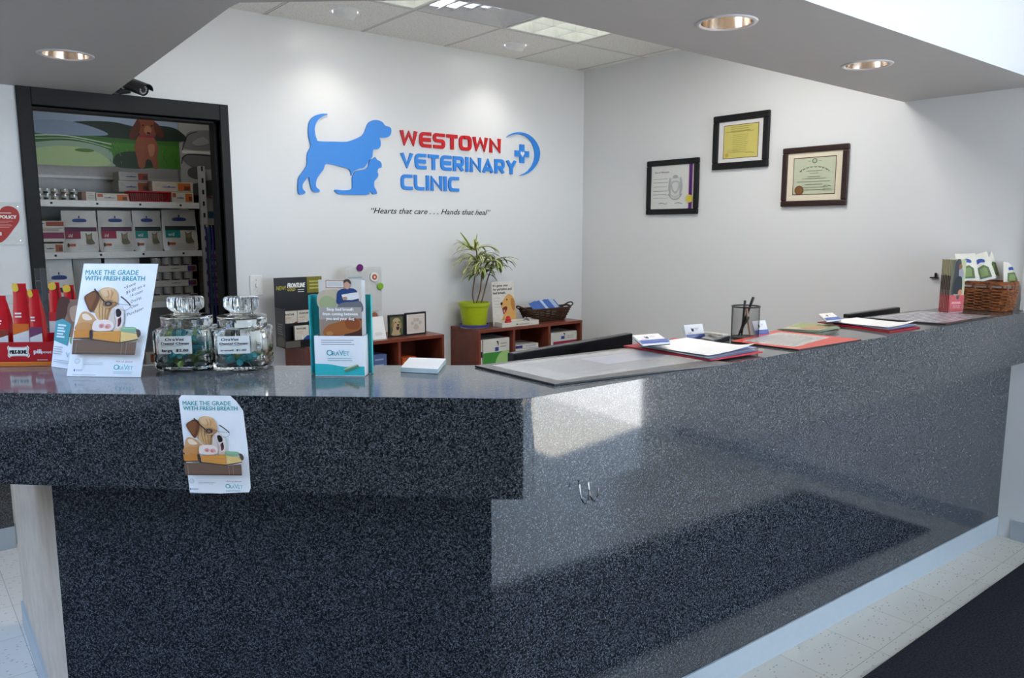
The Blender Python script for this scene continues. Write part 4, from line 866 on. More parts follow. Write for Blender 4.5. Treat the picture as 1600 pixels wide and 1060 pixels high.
def dogart(A):
    A.blob([(30, 12), (60, 8), (80, 22), (84, 50), (72, 80), (78, 100), (12, 100), (22, 70), (16, 36)], '#B9A27C'); A.blob([(20, 20), (10, 46), (22, 62), (30, 36)], '#8E7650'); A.blob([(76, 22), (92, 46), (84, 66), (72, 40)], '#8E7650'); A.ell(62, 46, 8, 6, '#1E1712'); A.ell(42, 32, 4, 4, '#1E1712'); A.ell(68, 30, 4, 4, '#1E1712'); A.blob([(48, 56), (72, 56), (64, 74), (50, 70)], '#5A3028')
photo('left_leaf', 608, 632, 493, radians(-6), dogart, '#55603C')
def paw(A):
    A.rect(4, 4, 96, 96, '#CFC6BC'); [A.ell(x, y, 9, 10, '#B8AFA6') for x, y in ((30, 46), (44, 30), (60, 30), (74, 46))]; A.blob([(36, 66), (50, 50), (66, 66), (60, 80), (42, 80)], '#B8AFA6')
photo('right_leaf', 633, 667, 489.5, radians(4), paw, '#E4E0DA')
# potted plant
P = at(741, 511, z=ZB); P = V((P.x, 4.24, ZB)); k_ = (P.y / 1210) * 1.12
t = thing('potted_plant', 'variegated dracaena in a lime green pot on the right bookcase', 'plant', P)
M_pot = mat('lime_pot', '#9FB012', .35); M_sau = mat('blue_saucer', '#3C3A86', .35); M_soil = mat('potting_soil', (.03, .02, .012), .9, var=.6); M_stem = mat('brown_stem', '#6A4A34', .7, var=.3)
sp = tp(741, 511, P.y); z0 = ZB; H_ = tp(741, 471, P.y).z - tp(741, 511, P.y).z; rw = (tp(761, 472, P.y).x - tp(721, 472, P.y).x) / 2
cx_ = tp(741, 490, P.y).x; P2 = (cx_, P.y, ZB)
mb = MB(); mb.lathe((cx_, P.y, ZB + .001), [(rw * .86, 0), (rw * .9, .006), (rw * .9, .009)], mat('saucer_base', '#B8AAB0', .4), 36); mb.lathe((cx_, P.y, ZB + .010), [(rw * .93, 0), (rw * .98, .003), (rw * .98, .015), (rw * .9, .016), (rw * .88, .008), (.0, .008)], M_sau, 36); mb.build('saucer', parent=t, smooth=40)
mb = MB(); mb.lathe((cx_, P.y, ZB + .020), [(rw * .76, 0), (rw * .93, H_ - .045), (rw, H_ - .043), (rw * 1.0, H_ - .022), (rw * .95, H_ - .021), (rw * .9, H_ - .04), (rw * .88, H_ - .05)], M_pot, 40, cap=False); mb.lathe((cx_, P.y, ZB + .0195), [(0, 0), (rw * .76, .0005)], M_pot, 40, cap=False); mb.build('pot', parent=t, smooth=40)
mb = MB(); mb.lathe((cx_, P.y, ZB + H_ - .03), [(rw * .89, 0), (rw * .5, .004), (0, .005)], M_soil, 24, cap=False); mb.build('soil', parent=t)
def W3(u, v, dy=0): return at(u, v, y=P.y + dy)
stems = [[(741, 474, 0), (738.5, 462, 0), (740, 445, 0), (744, 420, .01), (745, 395, 0), (742, 388, 0)], [(744, 474, -.01), (750, 455, -.02), (752, 438, -.03), (753, 425, -.03)], [(752, 474, .01), (757, 455, .01), (762, 436, .02), (768, 420, .02), (772, 408, .02)]]
mb = MB()
for st in stems: mb.tube(smooth_loop([tuple(W3(*p)) for p in st], 4, False), .0045, M_stem, 8)
mb.build('stem', parent=t, smooth=60)
M_lf = mat('leaf_green', '#3A5426', .4, var=.3, scale=60); M_lc = mat('leaf_cream', '#C9CB86', .4, var=.15, scale=60); M_ly = mat('leaf_bright', '#A9BE1E', .4, var=.2, scale=60)
mb = MB()
def leaf(base, d, L, w, droop, bright=False):
    d = V(d).normalized(); n = 10; pts = []; p = V(base); dirv = d.copy(); side = d.cross(V((0, 0, 1)))
    if side.length < .1: side = V((1, 0, 0))
    side.normalize(); rows = []
    for i in range(n + 1):
        s_ = i / n; ww = w * (sin(pi * min(1, s_ * .92 + .08)) ** .6) * (1 if s_ < 1 else .05) / 2; nrm = side.cross(dirv).normalized()
        rows.append([p - side * ww + nrm * ww * .25, p - side * ww * .38, p + side * ww * .38, p + side * ww + nrm * ww * .25])
        dirv = (dirv + V((0, 0, -1)) * droop * (.25 + s_) / n * 2).normalized(); p = p + dirv * L / n
    vs = [q for r in rows for q in r]
    for c in range(3):
        m = (M_lf if c == 1 or (c == 2 and a_ > 3) else M_lc) if not bright else (M_ly if c != 1 else M_lf if random.random() < .3 else M_ly)
        mb.add(vs, [(4 * i + c, 4 * i + c + 1, 4 * i + c + 5, 4 * i + c + 4) for i in range(n)], m)
random.seed(11)
for a_, (u, v, dy, cnt, Ls) in enumerate([(742, 392, 0, 14, .15), (745, 408, 0, 20, .17), (747, 425, 0, 16, .14), (756, 412, -.03, 12, .15), (772, 410, .02, 18, .15), (768, 422, .02, 10, .13), (753, 430, -.03, 8, .12)]):
    b = W3(u, v, dy)
    for i in range(cnt):
        an = 2 * pi * i / cnt + random.uniform(-.3, .3) + a_; el = random.uniform(.15, .95); L = Ls * random.uniform(.7, 1.1)
        dd = (cos(an), .72 * sin(an), el); leaf(b, dd, L * 1.3, .023, random.uniform(.7, 1.7))
b = W3(738, 392); leaf(b, (-.8, -.1, 1.0), .17, .022, .12, True); leaf(b, (-.9, -.2, .5), .17, .020, .25, True); leaf(b, (-1, .1, .75), .15, .018, .2, True); leaf(W3(742, 390), (.18, 0, 1), .11, .013, .05, True); leaf(b, (-.6, .2, .8), .10, .014, .3, True)
mb.build('foliage', parent=t, smooth=60)
# dog display card with red toy
yc = 4.15; x0, x1 = tp(777, 500, yc).x, tp(834, 500, yc).x; zt_ = tp(775, 441, yc + .05).z
t = thing('counter_display', 'white display card with open-mouthed golden dog and tray on the right bookcase', 'product display', ((x0 + x1) / 2, yc, ZB))
mb = MB(); xr = tp(812, 480, yc).x
A = panel(mb, (x0 - .008, yc + .055, zt_), (xr - x0, 0, 0), (.0, -.02, ZB - zt_ + .002), 100, 145, mat('display_card', '#D2CEC6', .4), .002)
A.text('It’s game over', 6, 16, 8, '#2A2826', width=66, bold=.03); A.text('for parasites and', 6, 28, 8, '#2A2826', width=82, bold=.03); A.text('bad breath.', 6, 40, 8, '#2A2826', width=55, bold=.03); A.lines(8, 52, 34, 4, 10, '#B4B2AC', 2)
A.blob([(56, 52), (74, 42), (92, 52), (99, 74), (99, 140), (48, 142), (30, 138), (44, 118), (56, 100), (48, 92), (40, 86), (36, 76), (44, 66)], '#D0A05E'); A.blob([(84, 56), (98, 64), (99, 92), (90, 96), (82, 76)], '#B07A3C'); A.ell(40, 72, 5, 5, '#241A16'); A.blob([(44, 88), (60, 82), (64, 90), (52, 106), (46, 104)], '#6A2A26'); A.blob([(46, 96), (54, 92), (52, 104)], '#D08078', 3); A.ell(64, 60, 3, 3, '#1E1612'); A.blob([(20, 142), (30, 126), (48, 132), (48, 145), (20, 145)], '#D8AC70')
mb.build('backing_card', parent=t)
mb = MB(); M_dc = mat('display_tray_white', '#CFCCC2', .4); yt = yc - .055; mb.box(x0, x1, yt, yt + .002, ZB + .001, ZB + .032, M_dc); mb.box(x0, x1, yc + .03, yc + .032, ZB + .001, ZB + .04, M_dc); mb.box(x0, x0 + .002, yt + .0022, yc + .0298, ZB + .001, ZB + .034, M_dc); mb.box(x1 - .002, x1, yt + .0022, yc + .0298, ZB + .001, ZB + .034, M_dc); mb.box(x0 + .0022, x1 - .0022, yt + .0022, yc + .0298, ZB + .001, ZB + .022, M_dc)
A = Art(mb, (x0, yt, ZB + .032), ((x1 - x0) / 100, 0, 0), (0, 0, -.031 / 100), (0, -1, 0)); A.ell(40, 52, 3, 18, '#3A8A4A'); A.lines(46, 44, 76, 2, 18, '#7A7A76', 8); mb.build('tray', parent=t)
q = tp(794, 500, yc - .02); mb = MB(); zz = ZB + .023
mb.lathe((q.x, yc - .02, zz), [(.0, 0), (.020, .001), (.025, .010), (.022, .019), (.018, .021), (.020, .028), (.017, .036), (.013, .038), (.014, .044), (.010, .050), (0, .052)], mat('red_rubber', '#C01E22', .3), 28); mb.build('rubber_toy', smooth=50, label='red rubber snowman-shaped dog toy on the display card tray', cat='dog toy')
q = tp(825, 500, yc - .02); mb = MB(); random.seed(3)
for i in range(9): mb.ball((q.x + random.uniform(-.03, .03), yc - .02 + random.uniform(-.015, .015), zz + .008 + random.uniform(0, .022)), .009, mat('foil_silver', '#8A8A90', .25, .6), 8, (1.4, .8, .7))
mb.build('treat_sachet', smooth=40, label='crumpled silver sachet at the end of the display card tray', cat='sachet')
# ---------- wicker weave helper
def weave(mb, path_at, n_u, rows, r, m, amp, z0, z1, stakes, taper):
    """path_at(t, f) -> (x,y) around the outline at height fraction f"""
    for j in range(rows):
        f = (j + .5) / rows; z = z0 + (z1 - z0) * f; pts = []
        for i in range(n_u):
            t_ = i / n_u; p = path_at(t_, f); q = path_at(t_ + .001, f); tx, ty = q[0] - p[0], q[1] - p[1]; l = hypot(tx, ty) or 1
            s_ = amp * sin(pi * stakes * t_ + (pi if j % 2 else 0)); pts.append((p[0] + ty / l * s_, p[1] - tx / l * s_, z))
        mb.tube(pts, r, m, 5, closed=True)
    for i in range(stakes):
        t_ = i / stakes; mb.tube([(*path_at(t_, f / 4), z0 + (z1 - z0) * f / 4) for f in range(5)], r * .9, m, 5)
def rrect(cx, cy, hx, hy, rad, rot, flare):
    """rounded-rectangle outline parameterised by t, grown by flare with height f"""
    def f(t_, fr_):
        g = 1 + flare * fr_; a, b = hx * g, hy * g; an = 2 * pi * (t_ % 1); c_, s_ = cos(an), sin(an); n_ = 5
        k = (abs(c_) ** n_ + abs(s_) ** n_) ** (-1 / n_); x, y = a * c_ * k, b * s_ * k
        return (cx + x * cos(rot) - y * sin(rot), cy + x * sin(rot) + y * cos(rot))
    return f
M_wd = mat('dark_wicker', '#3E2414', .6, var=.5, scale=60); M_wk = mat('brown_wicker', '#7A4520', .5, var=.5, scale=50)
bc = tp(860, 501, 4.17); hx = (tp(889, 500, 4.17).x - tp(832, 500, 4.17).x) / 2
bxx = (tp(889, 500, 4.17).x + tp(832, 500, 4.17).x) / 2; bh = tp(860, 483, 4.17).z - tp(860, 502, 4.17).z
t = thing('wicker_basket', 'dark oval wicker basket of blue packets on the right bookcase', 'basket', (bxx, 4.22, ZB))
pa = rrect(bxx, 4.235, hx * .92, .055, 0, 0, .30); mb = MB(); weave(mb, pa, 96, 9, .0042, M_wd, .003, ZB + .005, ZB + bh, 24, 0); mb.prism([pa(i / 40, 0) for i in range(40)], ZB + .001, ZB + .006, M_wd); mb.build('woven_body', parent=t, smooth=60)
mb = MB()
for dz, dr in ((0, .0), (.006, .003)): mb.tube([(*pa(i / 60, 1.05), ZB + bh + dz + .012 * abs(cos(2 * pi * i / 60)) ** 6) for i in range(60)], .005, M_wd, 6, closed=True)
mb.build('rim', parent=t, smooth=60)
for s_ in (-1, 1):
    e = bxx + s_ * hx * 1.2; mb = MB(); mb.tube(smooth_loop([(e - s_ * .01, 4.20, ZB + bh), (e + s_ * .03, 4.20, ZB + bh + .022), (e + s_ * .045, 4.235, ZB + bh + .034), (e + s_ * .03, 4.27, ZB + bh + .022), (e - s_ * .01, 4.27, ZB + bh)], 5, False), .005, M_wd, 6); mb.build('handle', parent=t, smooth=60)
M_bp = mat('blue_packet', '#3E66B0', .2, spec=.7, bump=.3, scale=30); M_wp = mat('pale_packet', '#AFC0DC', .2, spec=.7)
def pillow(name, c, ux, uy, w, h, d, m, label, cat, group, art=None, parent=None):
    c, ux, uy = V(c), V(ux).normalized(), V(uy).normalized(); nz = ux.cross(uy).normalized(); mb = MB(); n = 8; vs = []; fs = []
    for s_ in (1, -1):
        for j in range(n + 1):
            for i in range(n + 1):
                a, b = i / n * 2 - 1, j / n * 2 - 1; b_ = (max(0, 1 - abs(a) ** 3) * max(0, 1 - abs(b) ** 4)) ** .6
                vs.append(c + ux * a * w / 2 + uy * b * h / 2 + nz * s_ * (d / 2 * b_ + .0002) + nz * .06 * w * a * a)
    N = (n + 1) ** 2
    for j in range(n):
        for i in range(n):
            q = j * (n + 1) + i; fs.append((q, q + 1, q + n + 2, q + n + 1)); fs.append((N + q, N + q + n + 1, N + q + n + 2, N + q + 1))
    for i in range(n):
        for (p, q) in ((i, i + 1), (N - 1 - i, N - 2 - i), ((i + 1) * (n + 1), i * (n + 1)), (i * (n + 1) + n, (i + 1) * (n + 1) + n)): fs.append((q, p, N + p, N + q))
    mb.add(vs, fs, m)
    if art: art(mb, c, ux, uy, nz, w, h, d)
    return mb.build(name, parent=parent, smooth=60, label=label, cat=cat, group=group)
random.seed(5)
for i in range(7):
    fx = -.72 + i * .245; m = M_bp if i not in (2, 5) else M_wp
    pillow('treat_packet', (bxx + hx * fx, 4.200 + .015 * i, ZB + bh + .018 + random.uniform(-.004, .010)), (1, .15 * (-1) ** i, .2), (-.5, .4, .75), .075, .085, .010, m,
           ['shiny blue packet heaped in the dark wicker basket', 'pale blue packet heaped in the dark wicker basket'][m is M_wp], 'packet', ['blue packets in the dark wicker basket', 'pale packets in the dark wicker basket'][m is M_wp])
# ------------------------------------------------------------------ things on the counter
def ct(u, v, dz=0): return at(u, v, z=ZT + dz)
def stand(u0, v0, u1, v1, ut, vt, lean=.0):
    """upright card: bottom corners and top-left corner; returns TL, R, D, N"""
    a, b = ct(u0, v0, .001), ct(u1, v1, .001); d = (b - a).normalized(); n = V((d.y, -d.x, 0)); nl = (n * cos(lean) + V((0, 0, 1)) * sin(lean))
    q = at(ut, vt, pl=(a, nl)); dn = nl.cross(d); dn = dn if dn.z < 0 else -dn
    hgt = (q - a).dot(-dn); sh_ = (q - a).dot(d); return a - dn * hgt + d * sh_, b - a, dn * hgt - d * sh_, nl
def bulldog(A, hand=False):
    """advert: bulldog puppy with glasses asleep on books (crop units 165..750 x 95..950)"""
    W_ = '#DDE2E4'
    A.text('MAKE THE GRADE', 197, 182, 36, '#2B9AA0', width=412, bold=.018); A.text('WITH FRESH BREATH', 200, 225, 34, '#2B9AA0', width=466, bold=.018)
    A.blob([(192, 600), (194, 540), (208, 480), (240, 458), (300, 480), (340, 520), (380, 560), (380, 605)], '#C99A6A'); A.blob([(226, 480), (262, 478), (306, 512), (290, 524), (250, 522), (228, 505)], '#E6D2BC'); A.blob([(192, 600), (194, 560), (250, 540), (330, 560), (330, 604)], '#C08A54')
    A.blob([(338, 292), (390, 276), (450, 290), (478, 330), (486, 392), (460, 450), (436, 516), (392, 532), (345, 510), (310, 440), (316, 350)], '#D2A878')
    A.blob([(340, 300), (400, 280), (440, 290), (420, 330), (370, 345)], '#DDB98E')
    for pts in ([(352, 360), (350, 430), (368, 510)], [(378, 380), (376, 450), (388, 520)], [(404, 420), (402, 470), (408, 515)], [(432, 430), (424, 480), (420, 520)], [(395, 300), (410, 330), (404, 360)], [(425, 296), (436, 330), (430, 360)]): A.line(pts, 5, '#A47848', smooth=4)
    A.blob([(222, 352), (262, 316), (300, 300), (332, 318), (340, 350), (326, 410), (304, 455), (285, 462), (254, 420)], '#6B4228'); A.blob([(236, 352), (280, 320), (318, 330), (300, 400), (282, 440)], '#7E5233')
    A.blob([(460, 432), (486, 418), (512, 414), (540, 440), (552, 482), (556, 540), (540, 590), (500, 604), (462, 580), (440, 520)], '#E2D8D0'); A.blob([(486, 446), (508, 437), (530, 460), (530, 488), (514, 498), (497, 492)], '#211C1E'); A.blob([(512, 515), (526, 505), (540, 520), (538, 556), (520, 572), (516, 545)], '#6E2A34'); A.blob([(526, 500), (536, 505), (541, 540), (534, 560)], '#2A1A1E')
    A.blob([(452, 440), (474, 436), (484, 500), (500, 580), (466, 572), (446, 520)], '#CDBFB4'); A.line([(486, 500), (500, 540), (494, 590)], 5, '#B8A89C', smooth=4); A.blob([(396, 372), (450, 366), (474, 400), (452, 428), (404, 430), (384, 400)], '#C4966A')
    A.blob([(324, 572), (336, 530), (380, 522), (440, 522), (484, 548), (488, 580), (470, 600), (410, 606), (340, 602)], '#E4D4CA'); A.ell(396, 566, 22, 18, '#D89A92'); A.ell(446, 570, 24, 18, '#D89A92'); A.ell(396, 568, 9, 10, '#C07A74'); A.ell(440, 574, 10, 9, '#C07A74')
    A.blob([(500, 590), (560, 572), (600, 575), (560, 596), (510, 604)], '#D8C0A0')
    A.ell(424, 398, 30, 17, '#3A3230'); A.ell(424, 400, 14, 9, '#8A7060'); A.line([(300, 288), (340, 335), (396, 388)], 11, '#37302E', smooth=3); A.line([(384, 396), (410, 378), (450, 380), (452, 410), (420, 418), (392, 410)], 4, '#4A3E38', closed=True, smooth=3); A.line([(450, 392), (480, 388), (512, 408)], 4, '#5A4A40', smooth=3)
    A.line([(515, 345), (560, 375), (600, 410)], 9, '#3A3230', smooth=3); A.line([(500, 398), (540, 405), (598, 412), (592, 436), (556, 450), (525, 436)], 3, '#8A8078', smooth=4)
    A.poly([(192, 602), (320, 594), (326, 655), (200, 662)], '#C0803C'); A.poly([(344, 612), (560, 602), (560, 690), (350, 664)], '#C68A42'); A.poly([(560, 604), (690, 624), (698, 664), (568, 690)], '#D8B878'); A.line([(196, 664), (330, 658), (350, 672), (560, 692), (700, 664)], 7, '#3A2A22'); A.blob([(316, 606), (336, 600), (348, 640), (344, 680), (326, 660)], '#3A3432', 3)
    A.blob([(560, 578), (600, 572), (670, 576), (676, 606), (640, 612), (566, 606)], '#7FA886', 3); A.line([(572, 584), (664, 584)], 5, '#A6C8A4'); A.blob([(676, 588), (706, 596), (718, 630), (700, 650), (684, 620)], '#54463E', 3)
    A.poly([(200, 672), (345, 672), (560, 694), (694, 682), (697, 776), (207, 782)], '#6E584A'); A.rect(210, 770, 694, 780, '#4E3E34'); [A.line([(x, 690), (x + 3, 774)], 4, '#9A8674') for x in (232, 586, 622)]
    A.ell(262, 832, 22, 22, '#C2C6CA'); A.ell(262, 832, 14, 14, '#D6DADC'); A.lines(318, 842, 480, 2, 12, '#AEB4B8', 4); A.text('Ask us about!', 562, 836, 13, '#7A3A5A', width=130, shear=.1); A.text('O', 552, 892, 40, '#1E9AA2', bold=.01); A.text('RA', 590, 892, 28, '#1E9AA2', width=42); A.text('V', 630, 892, 40, '#46AEB4'); A.text('ET', 664, 892, 28, '#46AEB4', width=40); A.lines(556, 906, 705, 2, 11, '#9CB8BC', 4)
    A.rect(248, 892, 258, 908, '#2A4A8A'); A.lines(264, 894, 322, 2, 9, '#8C98A8', 4); A.lines(244, 932, 460, 1, 9, '#A6ACB0', 4)
    if hand:
        for i, (s_, x, y, w_) in enumerate([('•Save', 548, 292, 88), ('$5.00 on a', 566, 330, 150), ('14 count', 604, 352, 100), ('OraVet', 616, 396, 84), ('Chew', 622, 436, 60), ('Purchase•', 604, 492, 128)]): A.text(s_, x, y, 23, '#1E1E20', width=w_, shear=.25, rot=-.42)
# poster taped to the apron
d = (CA - CL).normalized(); n3 = V((d.y, -d.x, 0)); ap = V((CA.x, CA.y, ZT)) + n3 * .0012
q = lambda u, v: at(u, v, pl=(ap, n3))
o0, oR, oD = q(279, 617), q(381, 617.5), q(287, 769.5)
mb = MB(); R_ = oR - o0; D_ = V((0, 0, (oD.z - o0.z))) + V((d.x, d.y, 0)) * (oD - o0).dot(V((d.x, d.y, 0))) * .8
S_ = 1.03; A = Art(mb, o0, R_ / 560, D_ / 855, n3, 165, 92)
pts = [(165, 125), (190, 96), (610, 100), (660, 150), (712, 228), (740, 560), (750, 900), (735, 940), (480, 955), (218, 948), (190, 560)]
out = MB(); k0 = [A.P(*p, k=0) for p in pts]; kb = [p - n3 * .0006 for p in k0]; tr = tessellate_polygon([[V((*p, 0)) for p in pts]])
mb.add(k0, [t_ if (k0[t_[1]] - k0[t_[0]]).cross(k0[t_[2]] - k0[t_[0]]).dot(n3) > 0 else t_[::-1] for t_ in tr], M_card); n_ = len(pts); mb.add(k0 + kb, [(i, (i + 1) % n_, n_ + (i + 1) % n_, n_ + i) for i in range(n_)], M_card)
bulldog(A); mb.build('taped_poster', label='white dental chew poster with bulldog puppy taped to the counter front', cat='poster')
# standing poster card
TL, R_, D_, N_ = stand(104, 588, 219, 590, 131, 412, radians(8))
mb = MB(); A = panel(mb, TL, R_, D_, 575, 850, M_card, .003, 172, 98); bulldog(A, True)
e = TL + R_ * .5 + D_ * .35; f_ = TL + R_ * .5 + D_ - N_ * .09; f_.z = ZT + .001
mb.slab(e - N_ * .004 - R_ * .08, R_ * .16, f_ - e, N_ * .0015, M_card)
mb.build('poster_card', label='large white easel card with bulldog puppy and handwritten offer standing on the counter', cat='sign')
# small leaflet card behind it
TL, R_, D_, N_ = stand(80, 573, 122, 579, 92, 467, radians(5)); mb = MB(); A = panel(mb, TL, R_, D_, 100, 240, M_card, .002)
A.rect(0, 0, 100, 130, '#8A6A58'); A.blob([(0, 0), (40, 0), (36, 50), (20, 90), (0, 90)], '#4A2A22'); A.blob([(42, 10), (100, 0), (100, 120), (60, 90), (40, 60)], '#7A5E50'); A.blob([(46, 30), (80, 20), (90, 60), (60, 74)], '#A88A74'); A.poly([(0, 78), (24, 68), (58, 84), (52, 160), (0, 146)], '#4E9AA2')
for i, s_ in enumerate(('KEEP', 'HIS', 'TEETH', 'CLEAN', 'DAILY')): A.rect(10, 88 + i * 10, 40 - (i % 2) * 6, 94 + i * 10, '#D6E6E6')
A.blob([(60, 132), (86, 126), (88, 146), (66, 152)], '#7E9A70'); A.lines(6, 166, 40, 4, 8, '#9AA0A4', 2); A.text('Ve', 52, 200, 18, '#7AB0B4'); A.lines(10, 212, 80, 2, 6, '#B0B6B8', 2)
mb.build('leaflet_card', label='narrow leaflet card with teal corner half hidden behind the bulldog card', cat='leaflet')
# red pouch display box
a, b = ct(-12, 573.0, .001), ct(83.5, 572, .001); a = b + (a - b) * 1.0
dx = (b - a); L_ = dx.length; dx.normalize(); nn = V((dx.y, -dx.x, 0)); nn.z = 0; hb = at(84, 535, pl=(b, nn)).z - ZT; dep = .13
t = thing('pouch_display_box', 'red cardboard counter box with bone logo holding red treat pouches', 'display box', (a + b) / 2 - nn * dep / 2)
M_redc = mat('red_card', '#A8141C', .35); M_orc = mat('orange_card', '#C46A1E', .4)
mb = MB(); U_, Vv, Z_ = b - a, -nn * dep, V((0, 0, hb)); th = .002
mb.slab(a, U_, Vv, V((0, 0, .002)), M_redc); mb.slab(a, U_, -nn * th, Z_, M_redc); mb.slab(a - nn * (dep - th), U_, -nn * th, Z_ * 1.15, M_redc); mb.slab(a - nn * th, dx * th, -nn * (dep - 2 * th), Z_, M_redc); mb.slab(b - dx * th - nn * th, dx * th, -nn * (dep - 2 * th), Z_, M_redc)
A = Art(mb, a + Z_, U_ / 480, V((0, 0, -hb / 155)), nn)
A.rect(0, 128, 480, 155, M_orc); A.rect(0, 128, 480, 131, '#D89A3A')
bo = [(-76, -22), (-64, -34), (-50, -26), (50, -26), (64, -34), (78, -20), (70, 0), (78, 22), (62, 32), (50, 24), (-50, 24), (-62, 32), (-78, 20), (-70, 0)]
sc_ = 480 / 503; cxx, cyy = 480 - (83.5 - 30.5) * 4.8, 62
bx_ = 480 - (83.5 - 31) * 480 / 95.5; A.blob([(bx_ + p[0] * 1.12, 62 + p[1] * 1.2) for p in bo], '#E8E2D4', 3); A.blob([(bx_ + p[0] * 1.02, 62 + p[1] * 1.05) for p in bo], '#1E1C1C', 3); A.blob([(bx_ + p[0] * .98, 62 + p[1] * .98) for p in bo], '#E8E2D4', 3)
A.text('MILK-BONE', bx_ - 64, 74, 24, '#1A1818', width=128, bold=.06); A.text('pill', 480 - 142, 72, 26, '#EDEAE6', width=58, bold=.05); A.text('pouc', 480 - 82, 72, 20, '#EDEAE6', width=80, bold=.01); A.lines(360, 112, 460, 1, 5, '#D8B0A8', 5)
mb.build('tray', parent=t)
M_pr = mat('pouch_red_foil', '#B4151E', .25, spec=.6, bump=.25, scale=30); M_pt = mat('pouch_top_foil', '#8E1A22', .22, .3)
def pouch(u0, u1, vt, dpt, col2, lb, lean=.1, curl=0):
    p0 = at(u0, 560, pl=(a - nn * dpt, nn)); p1 = at(u1, 560, pl=(a - nn * dpt, nn)); w_ = (p1 - p0).length; h_ = at((u0 + u1) / 2, vt, pl=(a - nn * dpt, nn)).z - ZT - .004
    def art(A):
        A.rect(0, 50, 100, 64, col2); A.poly([(0, 64), (100, 58), (100, 100), (0, 100)], '#C8C6C0'); A.lines(18, 36, 60, 2, 4, '#E0C8C4', 2); A.blob([(10, 2), (40, 0), (50, 8), (20, 10)], '#C8A63A', 3)
    sack('treat_pouch', (p0 + p1) / 2 + V((0, 0, ZT + .004 - (p0.z + p1.z) / 2)), w_, h_, .035, lb, 'treat pouches in the red display box', art, M_pr, lean=lean, rz=atan2(dx.y, dx.x), cat='treat pouch', topw=.82)
pouch(29, 54, 443, .045, '#C0601E', 'red treat pouch with orange band standing upright in the red display box', .02)
pouch(56, 75, 452, .035, '#6A3A56', 'red treat pouch with purple band leaning beside the orange-banded one', -.03)
pouch(0, 21, 462, .05, '#7A2E22', 'red treat pouch with dark brown band at the left end of the display box', .02)
pouch(80, 101, 441, .10, '#A8242A', 'red treat pouch standing behind the narrow leaflet card', .05) if 0 else None
# clear acrylic leaflet rack behind, with two more pouches
p0, p1 = at(84, 545, pl=(a - nn * .2, nn)), at(122, 545, pl=(a - nn * .2, nn)); w_ = (p1 - p0).length
for (u0, u1, vt, col, lb) in ((84, 103, 441, '#A8242A', 'red treat pouch standing behind the narrow leaflet card'), (106, 125, 445, '#9A3A4A', 'red treat pouch with striped edge just left of the bulldog card')):
    q0, q1 = at(u0, 545, pl=(a - nn * .19, nn)), at(u1, 545, pl=(a - nn * .19, nn)); h_ = at(u0, vt, pl=(a - nn * .19, nn)).z - ZT - .003
    def art(A, c=col): A.rect(0, 40, 100, 100, '#B8B4AE'); A.rect(0, 40, 100, 52, c); A.blob([(10, 2), (60, 0), (70, 8), (20, 10)], '#C8A63A', 3); A.line([(80, 4), (92, 40)], 8, '#1C1A1A')
    mid = (q0 + q1) / 2; mid.z = ZT + .002
    sack('treat_pouch', mid, (q1 - q0).length, h_, .03, lb, 'treat pouches behind the leaflet card', art, M_pr, lean=.02, rz=atan2(dx.y, dx.x), cat='treat pouch', topw=.85)
t = thing('acrylic_rack', 'clear acrylic rack behind the red pouch display box', 'rack', (p0.x, p0.y, ZT))
for i, (dd, u0, u1, vt) in enumerate([(.215, 3, 66, 462), (.235, 62, 80, 420)]):
    q0, q1 = at(u0, 520, pl=(a - nn * dd, nn)), at(u1, 520, pl=(a - nn * dd, nn)); hh = at(u0, vt, pl=(a - nn * dd, nn)).z; q0.z = q1.z = ZT + .001
    mb = MB(); mb.slab(q0, q1 - q0, V((0, 0, hh - ZT)), -nn * .003, M_clear)
    for k in range(3): mb.slab(q0 + V((0, 0, (hh - ZT) * (.35 + .25 * k))), q1 - q0, -nn * .03, V((0, 0, .002)), M_clear)
    mb.slab(q0 - nn * .032, q1 - q0, V((0, 0, hh - ZT)), -nn * .002, M_clear); mb.build('acrylic_pane', parent=t)
